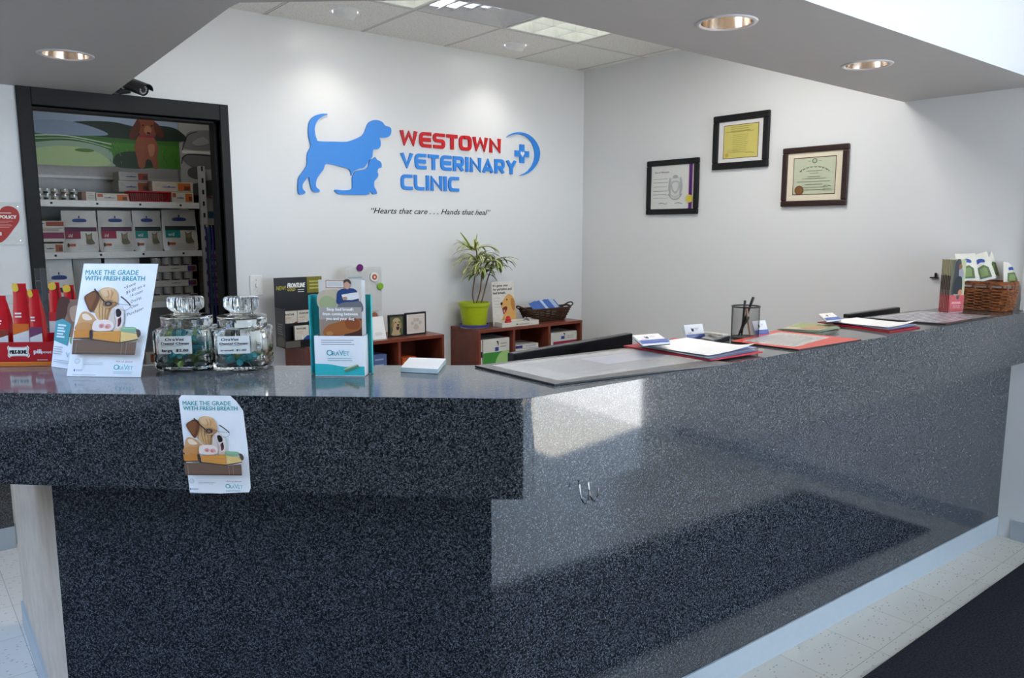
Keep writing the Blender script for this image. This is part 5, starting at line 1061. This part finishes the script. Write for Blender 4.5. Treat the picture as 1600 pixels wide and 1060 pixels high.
# glass jars
M_chew = mat('teal_wrapper', '#3E9AA0', .25, var=.3, bump=.3, scale=30); M_chew2 = mat('pale_wrapper', '#B9C9C4', .25, var=.1); M_chewg = mat('green_chew', '#7E9A50', .35)
M_lbl = mat('jar_label_paper', '#D6D8D4', .55)
def jar(uc, vb, half_px, lb, lines_, fill, rz, seed):
    c = ct(uc, vb - 14); c.z = ZT + .001; k = (c - EYE).length / 1210; hw = half_px * k * .90; c = V(c)
    t = thing('glass_jar', lb, 'jar', c, 'ribbed glass treat jars')
    def sqf(pow_, ribs=0, amp=0):
        def f(an):
            x = an - rz; n_ = pow_; r = (abs(cos(x)) ** n_ + abs(sin(x)) ** n_) ** (-1 / n_); return r * (1 + amp * cos(ribs * x))
        return f
    mb = MB(); n = 96; H = .125
    prof = [(0, 0, 1), (.80, 0, 1), (.88, .003, 1), (.93, .010, 1), (.93, .022, 1), (.905, .026, 1), (.93, .030, 1), (.93, .040, 1), (.91, .044, 1), (.93, .052, 1), (.94, .104, 1), (.93, .112, 1), (.88, .117, .9), (.80, .119, .3), (.79, .124, 0), (.80, .127, 0), (.80, .142, 0),
            (.73, .142, 0), (.72, .122, 0), (.78, .113, .7), (.83, .104, 1), (.83, .02, 1), (.76, .012, 1), (0, .011, 1)]
    vs = []; fs = []; s1 = sqf(7, 40, .012)
    for r, z, w_ in prof:
        for i in range(n):
            an = 2 * pi * i / n; q = (w_ * s1(an) + (1 - w_) * 1.05) * hw * r; vs.append(c + V((q * cos(an), q * sin(an), z)))
    for j in range(len(prof) - 1):
        for i in range(n): k2 = (i + 1) % n; fs.append((j * n + i, j * n + k2, (j + 1) * n + k2, (j + 1) * n + i))
    mb.add(vs, fs, M_glass); mb.build('jar_body', parent=t, smooth=50)
    z0 = .1425; mb = MB(); rib = lambda an: 1 + .045 * cos(20 * an)
    mb.lathe(c + V((0, 0, z0)), [(0, 0), (.70 * hw, .0), (.83 * hw, .001), (.85 * hw, .004), (.83 * hw, .007), (.66 * hw, .010), (.42 * hw, .013), (.38 * hw, .018), (0, .018)], M_glass, 48)
    mb.lathe(c + V((0, 0, z0 + .0182)), [(0, 0), (.38 * hw, 0), (.54 * hw, .010), (.57 * hw, .016), (.57 * hw, .038), (.52 * hw, .043), (0, .044)], M_glass, 120, sq=rib); mb.build('jar_lid', parent=t, smooth=40)
    random.seed(seed)
    for i in range(fill):
        zz = .020 + .085 * (i / max(1, fill)) * (.95 if fill > 40 else .30); rr = hw * .56; x, y = random.uniform(-rr, rr), random.uniform(-rr, rr); an = random.uniform(0, pi)
        m = random.choice([M_chew, M_chew, M_chew2, M_chewg]); mb = MB(); e_ = V((cos(an), sin(an), random.uniform(-.4, .4))); p = c + V((x, y, zz))
        mb.tube([p - e_ * .020, p - e_ * .013, p + e_ * .013, p + e_ * .020], [.010, .0075, .0075, .010], m, 6); mb.build('wrapped_chew', smooth=50, label='small wrapped dental chew inside ' + ('the jar labelled large' if seed == 1 else 'the jar labelled x-small'), cat='dog chew', group='wrapped chews in the ' + ('large' if seed == 1 else 'x-small') + ' jar')
    vn = V((sin(rz), -cos(rz), 0)) if True else None; ux = V((cos(rz), sin(rz), 0)); mb = MB(); lw, lh = hw * 1.06, .049; off = hw * .955
    A = panel(mb, c + vn * off - ux * lw * .62 + V((0, 0, .100)), ux * lw, (0, 0, -lh), 200, 165, M_lbl, .0008)
    for s_, x, y, h_, w_ in lines_: A.text(s_, x, y, h_, '#12162A', width=w_, shear=.1, bold=.03)
    A.line([(16, 92), (50, 82), (100, 92), (150, 84), (180, 76)], 3, '#1C2030', smooth=4); mb.build('paper_label', parent=t)
jar(296, 588, 46, 'ribbed square glass jar labelled large, filled with teal wrapped chews', [('OraVet', 40, 42, 24, 115), ('Dental Chews', 14, 78, 22, 170), ('large  $2.00', 18, 145, 24, 160)], 84, radians(-33), 1)
jar(382, 588, 46, 'ribbed square glass jar labelled x-small with few chews left', [('OraVet', 22, 42, 24, 110), ('Dental Chews', 12, 78, 20, 175), ('x-small  $1.00', 16, 140, 17, 160)], 34, radians(-31), 2)
# teal brochure holder
M_teal = mat('teal_card', '#34B4B8', .4)
a2, b2 = ct(493, 588, .001), ct(570, 588.5, .001); dx2 = (b2 - a2).normalized(); n2 = V((dx2.y, -dx2.x, 0)); wb = (b2 - a2).length; k = wb / 77
t = thing('brochure_holder', 'teal and white cardboard brochure holder on the counter', 'brochure holder', (a2 + b2) / 2 - n2 * .03)
up_ = lambda u, v, pl_, nn_=n2: at(u, v, pl=(pl_, nn_)).z - ZT
hf = up_(530, 526, a2); mb = MB(); dp = .05
A = panel(mb, a2 + V((0, 0, hf)), b2 - a2, (0, 0, -hf + .001), 100, 82, M_card, .002)
A.poly([(0, 57)] + smooth_loop([(0, 57), (30, 58), (60, 63), (100, 62)], 4, False) + [(100, 81), (0, 81)], M_teal); A.lines(14, 8, 82, 3, 4.2, '#7C8890', 1.2); A.text('O', 24, 40, 12, '#2F9AA6', bold=.01); A.text('RA', 36, 40, 9, '#2F9AA6', width=14); A.text('V', 49, 40, 12, '#4FB0B8'); A.text('ET', 59, 40, 9, '#4FB0B8', width=12); A.lines(26, 45, 76, 2, 4, '#9CC0C4', 1.3)
A.poly([(58, 67), (86, 57), (90, 63), (62, 74)], '#5E8A6A'); A.poly([(58, 67), (86, 57), (87, 59), (59, 70)], '#B8C69A'); mb.slab(b2 - n2 * .002, -dx2 * .002, -n2 * dp, V((0, 0, hf)), M_card); mb.slab(a2 - n2 * .002, dx2 * .002, -n2 * dp, V((0, 0, hf)), M_card); mb.slab(a2, b2 - a2, -n2 * dp, V((0, 0, .002)), M_card)
mb.build('front_pocket', parent=t)
pb = a2 - n2 * (dp + .003); hbk = up_(583, 461, pb); e0 = at(492, 560, pl=(pb, n2)); e1 = at(583, 560, pl=(pb, n2)); e0.z = e1.z = ZT + .001
e0 -= dx2 * .003; mb = MB(); mb.slab(e0, e1 - e0, -n2 * .003, V((0, 0, hbk)), M_teal); mb.slab(e0, dx2 * .002, n2 * .03, V((0, 0, hbk)), M_teal); mb.slab(e1 - dx2 * .002, dx2 * .002, n2 * .012, V((0, 0, hbk)), M_teal); mb.build('back_board', parent=t, label='teal back board')
hbr = up_(505, 437, a2 - n2 * .02)
def brochure_art(A):
    A.rect(0, 0, 100, 135, '#BDB4A8'); A.rect(0, 0, 100, 52, '#C8C2B8'); A.rect(18, 2, 60, 18, '#DAD6D0'); A.rect(22, 5, 56, 15, '#C9C6C2'); A.line([(18, 2), (60, 2), (60, 18), (18, 18)], 1.5, '#A8704A', closed=True)
    A.blob([(0, 30), (30, 22), (48, 26), (46, 60), (0, 62)], '#B4A890'); A.blob([(4, 44), (20, 36), (40, 46), (38, 62), (4, 62)], '#9AA27A'); A.blob([(46, 26), (60, 20), (82, 20), (92, 30), (90, 56), (46, 56), (42, 40)], '#28406E'); A.ell(68, 12, 7.5, 9.5, '#C09880'); A.blob([(60, 8), (62, 0), (72, -1), (77, 6), (75, 10), (68, 4)], '#4E443C', 3); A.poly([(54, 34), (76, 30), (94, 28), (96, 42), (78, 46), (58, 46)], '#D8D6D2'); A.ell(62, 42, 6, 4, '#B08A74'); A.blob([(50, 54), (80, 50), (100, 50), (100, 74), (46, 72)], '#6A6A70')
    A.rect(0, 62, 100, 135, '#8E7E70'); A.rect(0, 62, 100, 90, '#A39C94'); A.rect(58, 88, 100, 132, '#4A3026'); A.blob([(8, 120), (20, 104), (44, 96), (62, 88), (96, 90), (96, 112), (60, 124), (22, 130)], '#9A5E34'); A.blob([(62, 90), (84, 86), (96, 98), (90, 112), (66, 110)], '#84482A'); A.ell(24, 122, 8, 5, '#B07A4A')
    for i, (s_, w_) in enumerate((('Stop bad breath', 62), ('from coming between', 82), ('you and your dog', 66))): A.text(s_, 50 - w_ / 2, 70 + i * 10.5, 6.6, '#F4F4F2', width=w_, bold=.03)
for i in range(4):
    dd = .040 - i * .008; p0 = at(501.5 + 2.2 * (3 - i), 560, pl=(a2 - n2 * dd, n2)); w_ = 66 * k; mb = MB(); p0.z = ZT + hbr - (3 - i) * .001
    A = panel(mb, p0, dx2 * w_, (0, 0, -hbr + .006), 100, 215, M_paper, .0012)
    if i == 3: brochure_art(A)
    mb.build('brochure', label=['rear brochure in the teal holder', 'brochure second from the back in the teal holder', 'brochure just behind the front one in the teal holder', 'front brochure showing a reading man and sleeping dog in the teal holder'][i], cat='brochure', group='brochures in the teal holder')
# white note pad
c4 = [ct(*p) for p in ((626, 582), (684, 585), (697, 568), (640, 566))]; mb = MB(); hp = .014
mb.prism([(p.x, p.y) for p in c4], ZT + .001, ZT + hp, M_paper, mside=mat('pad_edge', '#B4C4C4', .6)); mb.build('note_pad', bevel=.0006, label='thick white note pad lying on the counter right of the teal holder', cat='note pad')
# flat framed sheets
def flat_sheet(name, label, corners, border, inner, bw, art, th=.006, cat='sheet holder'):
    C4 = [ct(u, v, 0) for u, v in corners]; t = thing(name, label, cat, (sum((p.x for p in C4)) / 4, sum((p.y for p in C4)) / 4, ZT)); mb = MB()
    mb.prism([(p.x, p.y) for p in C4], ZT + .001, ZT + th, border, mside=M_blackp); mb.build('frame_board', parent=t)
    O, R_, D_ = C4[0], C4[1] - C4[0], C4[3] - C4[0]; O = V((O.x, O.y, ZT + th)); R_ = V((R_.x, R_.y, 0)); D_ = V((D_.x, D_.y, 0)); mb = MB(); A = Art(mb, O, R_ / 100, D_ / 100, (0, 0, 1)); A.rect(bw, bw * 1.2, 100 - bw, 100 - bw * 1.2, inner); art(A); mb.build('printed_sheet', parent=t); return t
M_gb = mat('grey_border', '#6E6B68', .3); M_sheet = mat('laminated_sheet', '#B8B6B2', .15, var=.02); M_rb = mat('red_border', '#D2402E', .3)
flat_sheet('desk_mat', 'large grey-edged laminated notice lying at the bend of the counter', [(742, 574.5), (990, 545), (1139, 570), (866, 604)], M_gb, M_sheet, 6, lambda A: (A.lines(20, 20, 80, 14, 4.6, '#ABABAE', 1.6), A.rect(50, 25, 92, 60, '#ADAEB4')))
flat_sheet('desk_mat', 'orange-red bordered notice sheet behind the pen cup on the counter', [(1142, 536), (1214, 519), (1346, 533), (1248, 549)], M_rb, M_sheet, 9, lambda A: A.lines(16, 20, 84, 10, 6, '#A8A4A2', 2.2))
flat_sheet('desk_mat', 'dark-edged laminated sheet lying before the red and white brochure box', [(1347, 498.5), (1436, 487), (1549, 498), (1478, 509)], M_blackp, mat('sheet_lilac', '#ABA9AE', .15), 5, lambda A: A.lines(10, 16, 90, 9, 8, '#9C9AA6', 3))
# clipboards with papers
M_rclip = mat('red_clipboard', '#B01C30', .35); M_bl = mat('blue_underpaper', '#A8B4DC', .6)
def clipboard(label, c4, plabel, cut, n):
    C4 = [ct(*p) for p in c4]; z = ZT + .007 if n == 1 else ZT + .001; cx_ = sum(p.x for p in C4) / 4; cy_ = sum(p.y for p in C4) / 4
    t = thing('clipboard', label, 'clipboard', (cx_, cy_, z), 'red clipboards on the counter')
    mb = MB(); mb.prism([(p.x, p.y) for p in C4], z, z + .004, M_rclip); mb.build('board', parent=t, bevel=.001)
    far = (C4[0] + C4[3]) / 2; near = (C4[1] + C4[2]) / 2; dv = (near - far); dv.z = 0; du = C4[3] - C4[0]; du.z = 0; e = C4[0] + dv * .08 + du * .3
    mb = MB(); mb.slab((e.x, e.y, z + .0045), du * .4, dv * .06, V((0, 0, .009)), M_chrome); mb.build('clip', parent=t, bevel=.002)
    random.seed(n); top = 0
    for i in range(4):
        mb = MB(); a_ = random.uniform(-.04, .04); o = V((C4[0].x, C4[0].y, 0)) + du * (.04 + random.uniform(-.03, .05)) + dv * (.16 + random.uniform(-.02, .03)); nu, nv = 6, 12; vs = []; fs = []
        for j in range(nv + 1):
            for i2 in range(nu + 1):
                s_, r_ = i2 / nu, j / nv; p = o + du * .9 * s_ + dv * (.80 * r_) + V((-dv.y, dv.x, 0)) * a_ * r_; zz = z + .0055 + i * .0024 + .0018 * (1 + sin(5 * r_ + i)) * r_ + .012 * max(0, r_ - .80) * (s_ ** 3) * (i == 3) * 5
                vs.append((p.x, p.y, zz))
        q_ = len(vs); m = M_bl if i in (0, 2) else M_paper
        for j in range(nv):
            for i2 in range(nu): q = j * (nu + 1) + i2; fs.append((q, q + 1, q + nu + 2, q + nu + 1))
        mb.add(vs, fs, m); mb.add([(x, y, zz - .0009) for x, y, zz in vs], [f[::-1] for f in fs], m)
        mb.build('paper_sheet', smooth=60, label=plabel[i], cat='paper', group='loose papers on clipboard ' + ('at the counter bend' if n == 1 else 'further along'))
    return z + .0175
pl_ = lambda w: ['bottom bluish paper on the red clipboard ' + w, 'white paper second from the bottom on the red clipboard ' + w, 'bluish paper second from the top on the red clipboard ' + w, 'topmost white paper on the red clipboard ' + w]
z1 = clipboard('red clipboard with curling papers left of the pen cup', [(974, 545.5), (1110, 568), (1192, 555), (1055, 533)], pl_('left of the pen cup'), 0, 1)
z2 = clipboard('dark red clipboard with papers beyond the orange-bordered notice', [(1277, 505), (1390, 520), (1438, 513), (1325, 499)], pl_('beyond the orange notice'), 0, 2)
# business cards
M_hold = M_clear
def cardart(A):
    A.blob([(34, 22), (40, 30), (46, 24), (46, 44), (40, 48), (34, 40)], '#22304E', 3); A.text('westown', 52, 30, 9, '#7A8090', width=22); A.lines(52, 36, 70, 1, 5, '#8A90A0', 2); A.lines(12, 52, 34, 2, 6, '#B8A8A0', 2); A.rect(0, 66, 100, 100, '#5468B4'); A.lines(32, 80, 70, 1, 5, '#8C9AD0', 3)
def cards(label, uL, uR, vb, vt, dz=0, lying=False, group='business card holders on the counter'):
    a_, b_ = ct(uL, vb, dz + .001), ct(uR, vb - 2.5, dz + .001); d_ = (b_ - a_); w_ = min(d_.length, .095); d_.normalize(); n_ = V((d_.y, -d_.x, 0)); L = radians(22); nl = n_ * cos(L) + V((0, 0, 1)) * sin(L); upd = V((0, 0, 1)) * cos(L) - n_ * sin(L); h_ = .055
    t = thing('business_card_holder', label, 'business cards', (a_.x, a_.y, a_.z), group)
    mb = MB(); lip = .022; mb.slab(a_, d_ * w_, -n_ * .05, V((0, 0, .002)), M_clear); mb.slab(a_ + n_ * .002, d_ * w_, upd * lip, n_ * .002, M_clear); mb.slab(a_ - n_ * .012, d_ * w_, upd * .045, -n_ * .002, M_clear); mb.build('clear_holder', parent=t)
    mb = MB(); A = panel(mb, a_ + d_ * .003 + upd * h_ - n_ * .002 + V((0, 0, .003)), d_ * (w_ - .006), -upd * h_, 100, 100, M_paper, .009); cardart(A); mb.build('card_stack', parent=t)
cards('clear holder of white and blue business cards standing left of the pen cup', 1073, 1104, 533, 505)
cards('clear holder of business cards half hidden right of the pen cup', 1181, 1203, 526, 499)
def tilted_cards(label, c4, z, th):
    """little stack leaning on the papers: near edge low, far edge raised"""
    P_ = [at(u, v, z=z) for u, v in c4]; t = thing('business_card_stack', label, 'business cards', P_[0], 'business cards lying on the clipboards'); mb = MB(); R_ = P_[1] - P_[0]; D_ = P_[3] - P_[0]; N_ = D_.cross(R_).normalized()
    A = panel(mb, P_[0] + N_ * th, R_, D_, 100, 100, M_paper, th); cardart(A); mb.build('cards', parent=t)
    mb = MB(); mb.slab(P_[0] - N_ * .0005 - V((0, 0, .0)), R_, D_, -N_ * .002, M_clear); mb.build('clear_tray', parent=t)
tilted_cards('clear tray of business cards lying on the papers at the counter bend', [(988, 527), (1028, 524), (1043, 534.5), (1004, 541)], z1 + .016, .006)
tilted_cards('clear tray of business cards lying on the further red clipboard', [(1279, 493), (1300, 491), (1317, 500), (1292, 503.5)], z2 + .012, .006)
# stapler-like grey desk device
c0 = ct(1117, 533); t = thing('tape_dispenser', 'grey and black low desk device lying between the card holder and the pen cup', 'desk device', (c0.x, c0.y, ZT)); C4 = [ct(*p) for p in ((1092, 537), (1112, 541), (1141, 531), (1118, 527))]
mb = MB(); mb.prism([(p.x, p.y) for p in C4], ZT + .001, ZT + .014, M_blackp); mb.build('base', parent=t, bevel=.003)
mb = MB(); mb.prism([(p.x, p.y) for p in [c0 + (p - c0) * .86 for p in C4]], ZT + .0142, ZT + .019, mat('grey_plastic', '#8A8A86', .4)); mb.build('top_plate', parent=t, bevel=.002)
q0, q1 = ct(1100, 526, .012), ct(1128, 530, .026); mb = MB(); dq = (q1 - q0); dn_ = V((-dq.y, dq.x, 0)).normalized() * .022; mb.slab(q0 + V((0, 0, .009)), dq, dn_, V((0, 0, .008)), mat('pale_tape', '#BDB7AA', .4)); mb.build('lever', parent=t, bevel=.003)
# mesh pen cup
cu = ct(1163.5, 528); hc = at(1163, 478, pl=(cu, V((F0.x, F0.y, 0)))).z - ZT; rc_ = 20.5 * (cu - EYE).length / 1210 * .98
t = thing('pen_cup', 'black wire mesh pen cup in the middle of the counter', 'pen cup', (cu.x, cu.y, ZT)); M_wire = mat('black_wire', (.02, .018, .018), .4, .3)
mb = MB(); n = 56
for i in range(n):
    for s_ in (1, -1): mb.tube([(cu.x + rc_ * cos(2 * pi * i / n + s_ * j * .19), cu.y + rc_ * sin(2 * pi * i / n + s_ * j * .19), ZT + .004 + (hc - .008) * j / 8) for j in range(9)], .00032, M_wire, 3)
mb.build('mesh_wall', parent=t)
for z, r in ((ZT + .003, .0022), (ZT + hc - .002, .0026)):
    mb = MB(); mb.tube([(cu.x + rc_ * cos(2 * pi * i / 40), cu.y + rc_ * sin(2 * pi * i / 40), z) for i in range(40)], r, M_wire, 8, closed=True)
    if z < ZT + .01: mb.lathe((cu.x, cu.y, ZT + .002), [(rc_, 0), (rc_, .001), (0, .001)], M_wire, 40)
    mb.build('rim' if z > ZT + .01 else 'bottom', parent=t, smooth=60)
def pen(name, b_, t_, r, col, lb, m=None, tip=None):
    b_, t_ = V(b_), V(t_); d_ = (t_ - b_); L = d_.length; d_.normalize(); mb = MB(); m = m or mat('pen_' + col.strip('#'), col, .3)
    mb.tube([b_, b_ + d_ * .012, b_ + d_ * .014, b_ + d_ * (L - .03), b_ + d_ * (L - .028), b_ + d_ * (L - .002), t_], [.001, r * .8, r, r, r * 1.12, r * 1.1, r * .6], m, 12)
    sd_ = d_.orthogonal().normalized(); mb.tube([t_ + sd_ * r * .6 - d_ * .003, t_ + sd_ * r * 1.6 - d_ * .006, t_ + sd_ * r * 1.5 - d_ * .04], .0011, tip or m, 6)
    mb.build(name, smooth=50, label=lb, cat='pen', group='pens in the mesh cup')
rt = V((RT.x, RT.y, 0)); fwv = V((F0.x, F0.y, 0)); B = V((cu.x, cu.y, ZT + .006))
pen('pen', B + rt * -.012, B + rt * (-.004) + V((0, 0, hc + .014)), .0042, '#22241E', 'dark upright pen standing in the mesh cup')
pen('pen', B - rt * .018 + fwv * .012, B + rt * .026 + V((0, 0, hc + .026)), .0048, '#1A1A1E', 'black pen leaning far to the upper right in the mesh cup')
pen('pen', B + rt * .016 - fwv * .014, B + rt * .001 + fwv * .004 + V((0, 0, hc - .006)), .0042, '#9A7A62', 'tan pen just reaching the rim of the mesh cup')
pen('pen', B - rt * .026, B + rt * .010 - fwv * .012 + V((0, 0, hc * .62)), .0034, '#241E1C', 'short dark pen hidden inside the mesh cup')
# brochure stack
for i in range(4):
    c4 = [ct(*p) for p in ((1211, 517.5), (1275, 521.5), (1316, 514.5), (1256, 508))]; cc = sum(c4, V()) / 4; r = radians([4, -3, 0, 6][i]); mb = MB()
    pts = [cc + Matrix.Rotation(r, 3, 'Z') @ (p - cc) * .92 for p in c4]; z = ZT + .001 + i * .0026; mb.prism([(p.x, p.y) for p in pts], z, z + .0024, mat('brochure_' + str(i % 2), '#A9A48C' if i % 2 else '#8FA088', .35))
    A = Art(mb, V((pts[0].x, pts[0].y, z + .0024)), (pts[1] - pts[0]) / 100, (pts[3] - pts[0]) / 100, (0, 0, 1)); A.rect(4, 4, 96, 96, '#B8B29C'); A.rect(4, 30, 60, 96, '#8E9A6A'); A.blob([(40, 20), (90, 10), (92, 60), (60, 70)], '#A88A6A'); A.rect(60, 60, 96, 80, '#5E7A4A')
    mb.build('flat_brochure', label=['bottom brochure of the flat pile beyond the orange-bordered notice', 'second brochure from the bottom of the flat pile', 'third brochure from the bottom of the flat pile', 'topmost brochure of the flat pile beyond the orange-bordered notice'][i], cat='brochure', group='flat brochure pile')
# monitors behind the counter
def monitor(label, uL, vL, uR, vR, yb, tilt=0):
    a_, b_ = at(uL, vL, y=yb[0]), at(uR, vR, y=yb[1]); d_ = b_ - a_; zt = (a_.z + b_.z) / 2; a_.z = b_.z = zt; d_ = b_ - a_; n_ = V((d_.y, -d_.x, 0)).normalized(); t = thing('computer_monitor', label, 'monitor', ((a_.x + b_.x) / 2, (a_.y + b_.y) / 2 , .74), 'monitors behind the counter'); hs = .30; top = V((0, 0, zt))
    mb = MB(); o = V((a_.x, a_.y, zt - hs)); mb.slab(o, d_, V((0, 0, hs)), -n_ * .03, M_blackp); mb.slab(o - n_ * .03 + d_ * .2 + V((0, 0, .05)), d_ * .6, V((0, 0, hs - .1)), -n_ * .03, M_blackp); mb.build('screen_housing', parent=t, bevel=.004)
    c_ = o + d_ / 2 - n_ * .045; mb = MB(); mb.box(c_.x - .025, c_.x + .025, c_.y - .012, c_.y + .012, .752, zt - hs + .08, M_blackp); mb.build('stand', parent=t); mb = MB(); mb.lathe((c_.x, c_.y, .741), [(.11, 0), (.11, .006), (.09, .012), (0, .012)], M_blackp, 32); mb.build('base', parent=t, smooth=40)
monitor('wide black monitor back rising just behind the counter bend', 803, 549, 989, 524, (1.90, 1.99))
monitor('black monitor back behind the far end of the counter', 1327, 490, 1407, 481.5, (1.80, 1.80))
mb = MB(); mb.box(1.35, XW - .003, 1.72, 2.45, .71, .738, M_cherry)
for x in (1.5, 2.9, XW - .1): mb.box(x - .03, x + .03, 1.74, 2.4, 0, .71, M_cherry)
mb.build('work_desk', label='low staff desk hidden behind the counter under the monitors', cat='desk')
# brochure box with red front
a5, b5 = ct(1481.5, 490, .001), ct(1504, 489, .001); d5 = (b5 - a5).normalized(); n5 = V((d5.y, -d5.x, 0)); h5 = .055
t = thing('brochure_box', 'narrow clear brochure box with red band beside the big wicker basket', 'brochure holder', (a5.x, a5.y, ZT)); w5 = (b5 - a5).length; hb5 = at(1481, 406, pl=(a5, n5)).z - ZT; hr = at(1483, 462, pl=(a5, n5)).z - ZT; dp5 = .06
mb = MB(); mb.slab(a5 + n5 * .003, d5 * w5, n5 * .0015, V((0, 0, hr)), M_clear); mb.slab(a5 - n5 * (dp5 + .002), d5 * w5, -n5 * .0015, V((0, 0, hb5 * .8)), M_clear); mb.slab(a5 + n5 * .003 - d5 * .004, d5 * .0015, -n5 * dp5, V((0, 0, hr * 1.3)), M_clear); mb.build('clear_box', parent=t)
for i in range(6):
    o = a5 - n5 * (dp5 * (5 - i) / 6.5 + .001) + V((0, 0, hb5 - (i % 2) * .002)); mb = MB(); A = panel(mb, o, d5 * (w5 - .001), (0, 0, -hb5 + .004), 100, 330, M_paper, .008)
    if i == 5:
        A.rect(0, 0, 100, 220, '#A9AD8C'); A.rect(0, 0, 30, 220, '#5A5A48'); A.blob([(30, 10), (60, 0), (70, 60), (64, 160), (30, 210), (8, 200), (20, 100)], '#3A3A3E'); A.blob([(54, 60), (80, 60), (86, 110), (60, 118)], '#8E9098'); A.ell(62, 44, 12, 16, '#8A5A44'); A.blob([(30, 120), (74, 108), (80, 200), (50, 215), (20, 200)], '#24282E'); A.ell(70, 205, 14, 20, '#B0785A'); A.rect(0, 220, 100, 326, '#C03038'); A.blob([(46, 222), (66, 222), (64, 240), (56, 248), (48, 240)], '#2A1A1A', 3); A.lines(16, 262, 80, 2, 8, '#E8B8BC', 4); A.text('DOGS', 30, 300, 18, '#E0A8AC', width=45)
    else: A.rect(0, 0, 100, 220, '#9AA07E'); A.rect(0, 220, 100, 326, '#B83A40')
    E_ = Art(mb, o - n5 * .008, n5 * .008 / 10, V((0, 0, -(hb5 - .004) / 100)), -d5); E_.rect(.5, 0, 9.5, 30, '#8A8666'); E_.rect(.5, 30, 9.5, 66, '#3E2E26'); E_.rect(.5, 66, 9.5, 100, '#A83038')
    mb.build('brochure', label='brochure in the red-banded box' if i < 5 else 'front brochure showing a person in black seated with a dog in the red-banded box', cat='brochure', group='brochures filed behind one another in the red-banded box' if i < 5 else None)
# big wicker basket at the end of the counter
bxc, byc = 4.212, 1.500; HX, HYb = .072, .132; hbk = .142
t = thing('wicker_basket', 'large brown wicker basket of food sample bags at the wall end of the counter', 'basket', (bxc, byc, ZT)); pa = rrect(bxc, byc, HX, HYb, 0, 0, .10)
mb = MB(); weave(mb, pa, 180, 14, .0038, M_wk, .0052, ZT + .006, ZT + hbk * .74, 26, 0); mb.build('woven_body', parent=t, smooth=60)
mb = MB()
for i in range(14): mb.tube([(*pa(i / 14, .74 + .06 * k_), ZT + hbk * (.74 + .06 * k_)) for k_ in range(4)], .004, M_wk, 6)
for dz in (0, .007, .013): mb.tube([(pa(i / 72, .95)[0] + .003 * cos(i * 1.1 + dz * 200), pa(i / 72, .95)[1] + .003 * sin(i * 1.1 + dz * 200), ZT + hbk * .90 + dz) for i in range(72)], .0042, M_wk, 6, closed=True)
mb.build('rim', parent=t, smooth=60)
mb = MB(); mb.prism([pa(i / 40, 0) for i in range(40)], ZT + .001, ZT + .006, M_wk)
for kk in (0, 1): mb.tube([(*pa(i / 60, -.02 + kk * .05), ZT + .005 + kk * .006) for i in range(60)], .0042, M_wk, 6, closed=True)
mb.build('bottom', parent=t, smooth=60)
M_fb = mat('sample_bag_white', '#D8D4C6', .25, spec=.6, bump=.25, scale=30)
def sample(u, v, rot_, lb, w_=.10, h_=.14, dep_=1.50, g='sample bags in the big wicker basket'):
    c_ = at(u, v, x=dep_) if 0 else at(u, v, pl=(V((4.21, 1.52, 0)) + V((F0.x, F0.y, 0)) * {1510: -.012, 1533: .014, 1556: .040, 1580: -.03}[u], V((F0.x, F0.y, 0)))); r_ = V((RT.x, RT.y, 0)); upz = V((0, 0, 1)); ux = r_ * cos(rot_) + upz * sin(rot_); uy = -r_ * sin(rot_) + upz * cos(rot_); nz = -V((F0.x, F0.y, 0)); uy = (uy - nz * .35).normalized()
    def art(mb, c, ux, uy, nz_, w, h, d):
        N = ux.cross(uy).normalized(); N = N if N.dot(-F0) > 0 else -N; A = Art(mb, c - ux * w / 2 + uy * h / 2 + N * (d * .50 + .0015), ux * w / 100, -uy * h / 100, N)
        A.blob([(28, 26), (50, 20), (72, 26), (70, 36), (50, 34), (30, 38)], '#3A5298', 3); A.poly([(22, 52), (60, 44), (80, 56), (80, 92), (22, 92)], '#5E6E4A'); A.poly([(34, 58), (60, 52), (70, 60), (66, 84), (30, 86)], '#7C8E5A')
    pillow('sample_bag', c_ + V((0, 0, 0)), ux, uy, w_, h_, .014, M_fb, lb, 'pet food bag', g, art)
sample(1510, 418, radians(2), 'small white food sample bag beside the red-banded brochure box')
sample(1533, 418, radians(14), 'small white food sample bag with green picture in the middle of the big wicker basket')
sample(1556, 413, radians(-28), 'small white food sample bag tilted highest at the back of the big wicker basket')
sample(1580, 428, radians(-8), 'small white food sample bag at the right end of the big wicker basket', .085, .11)
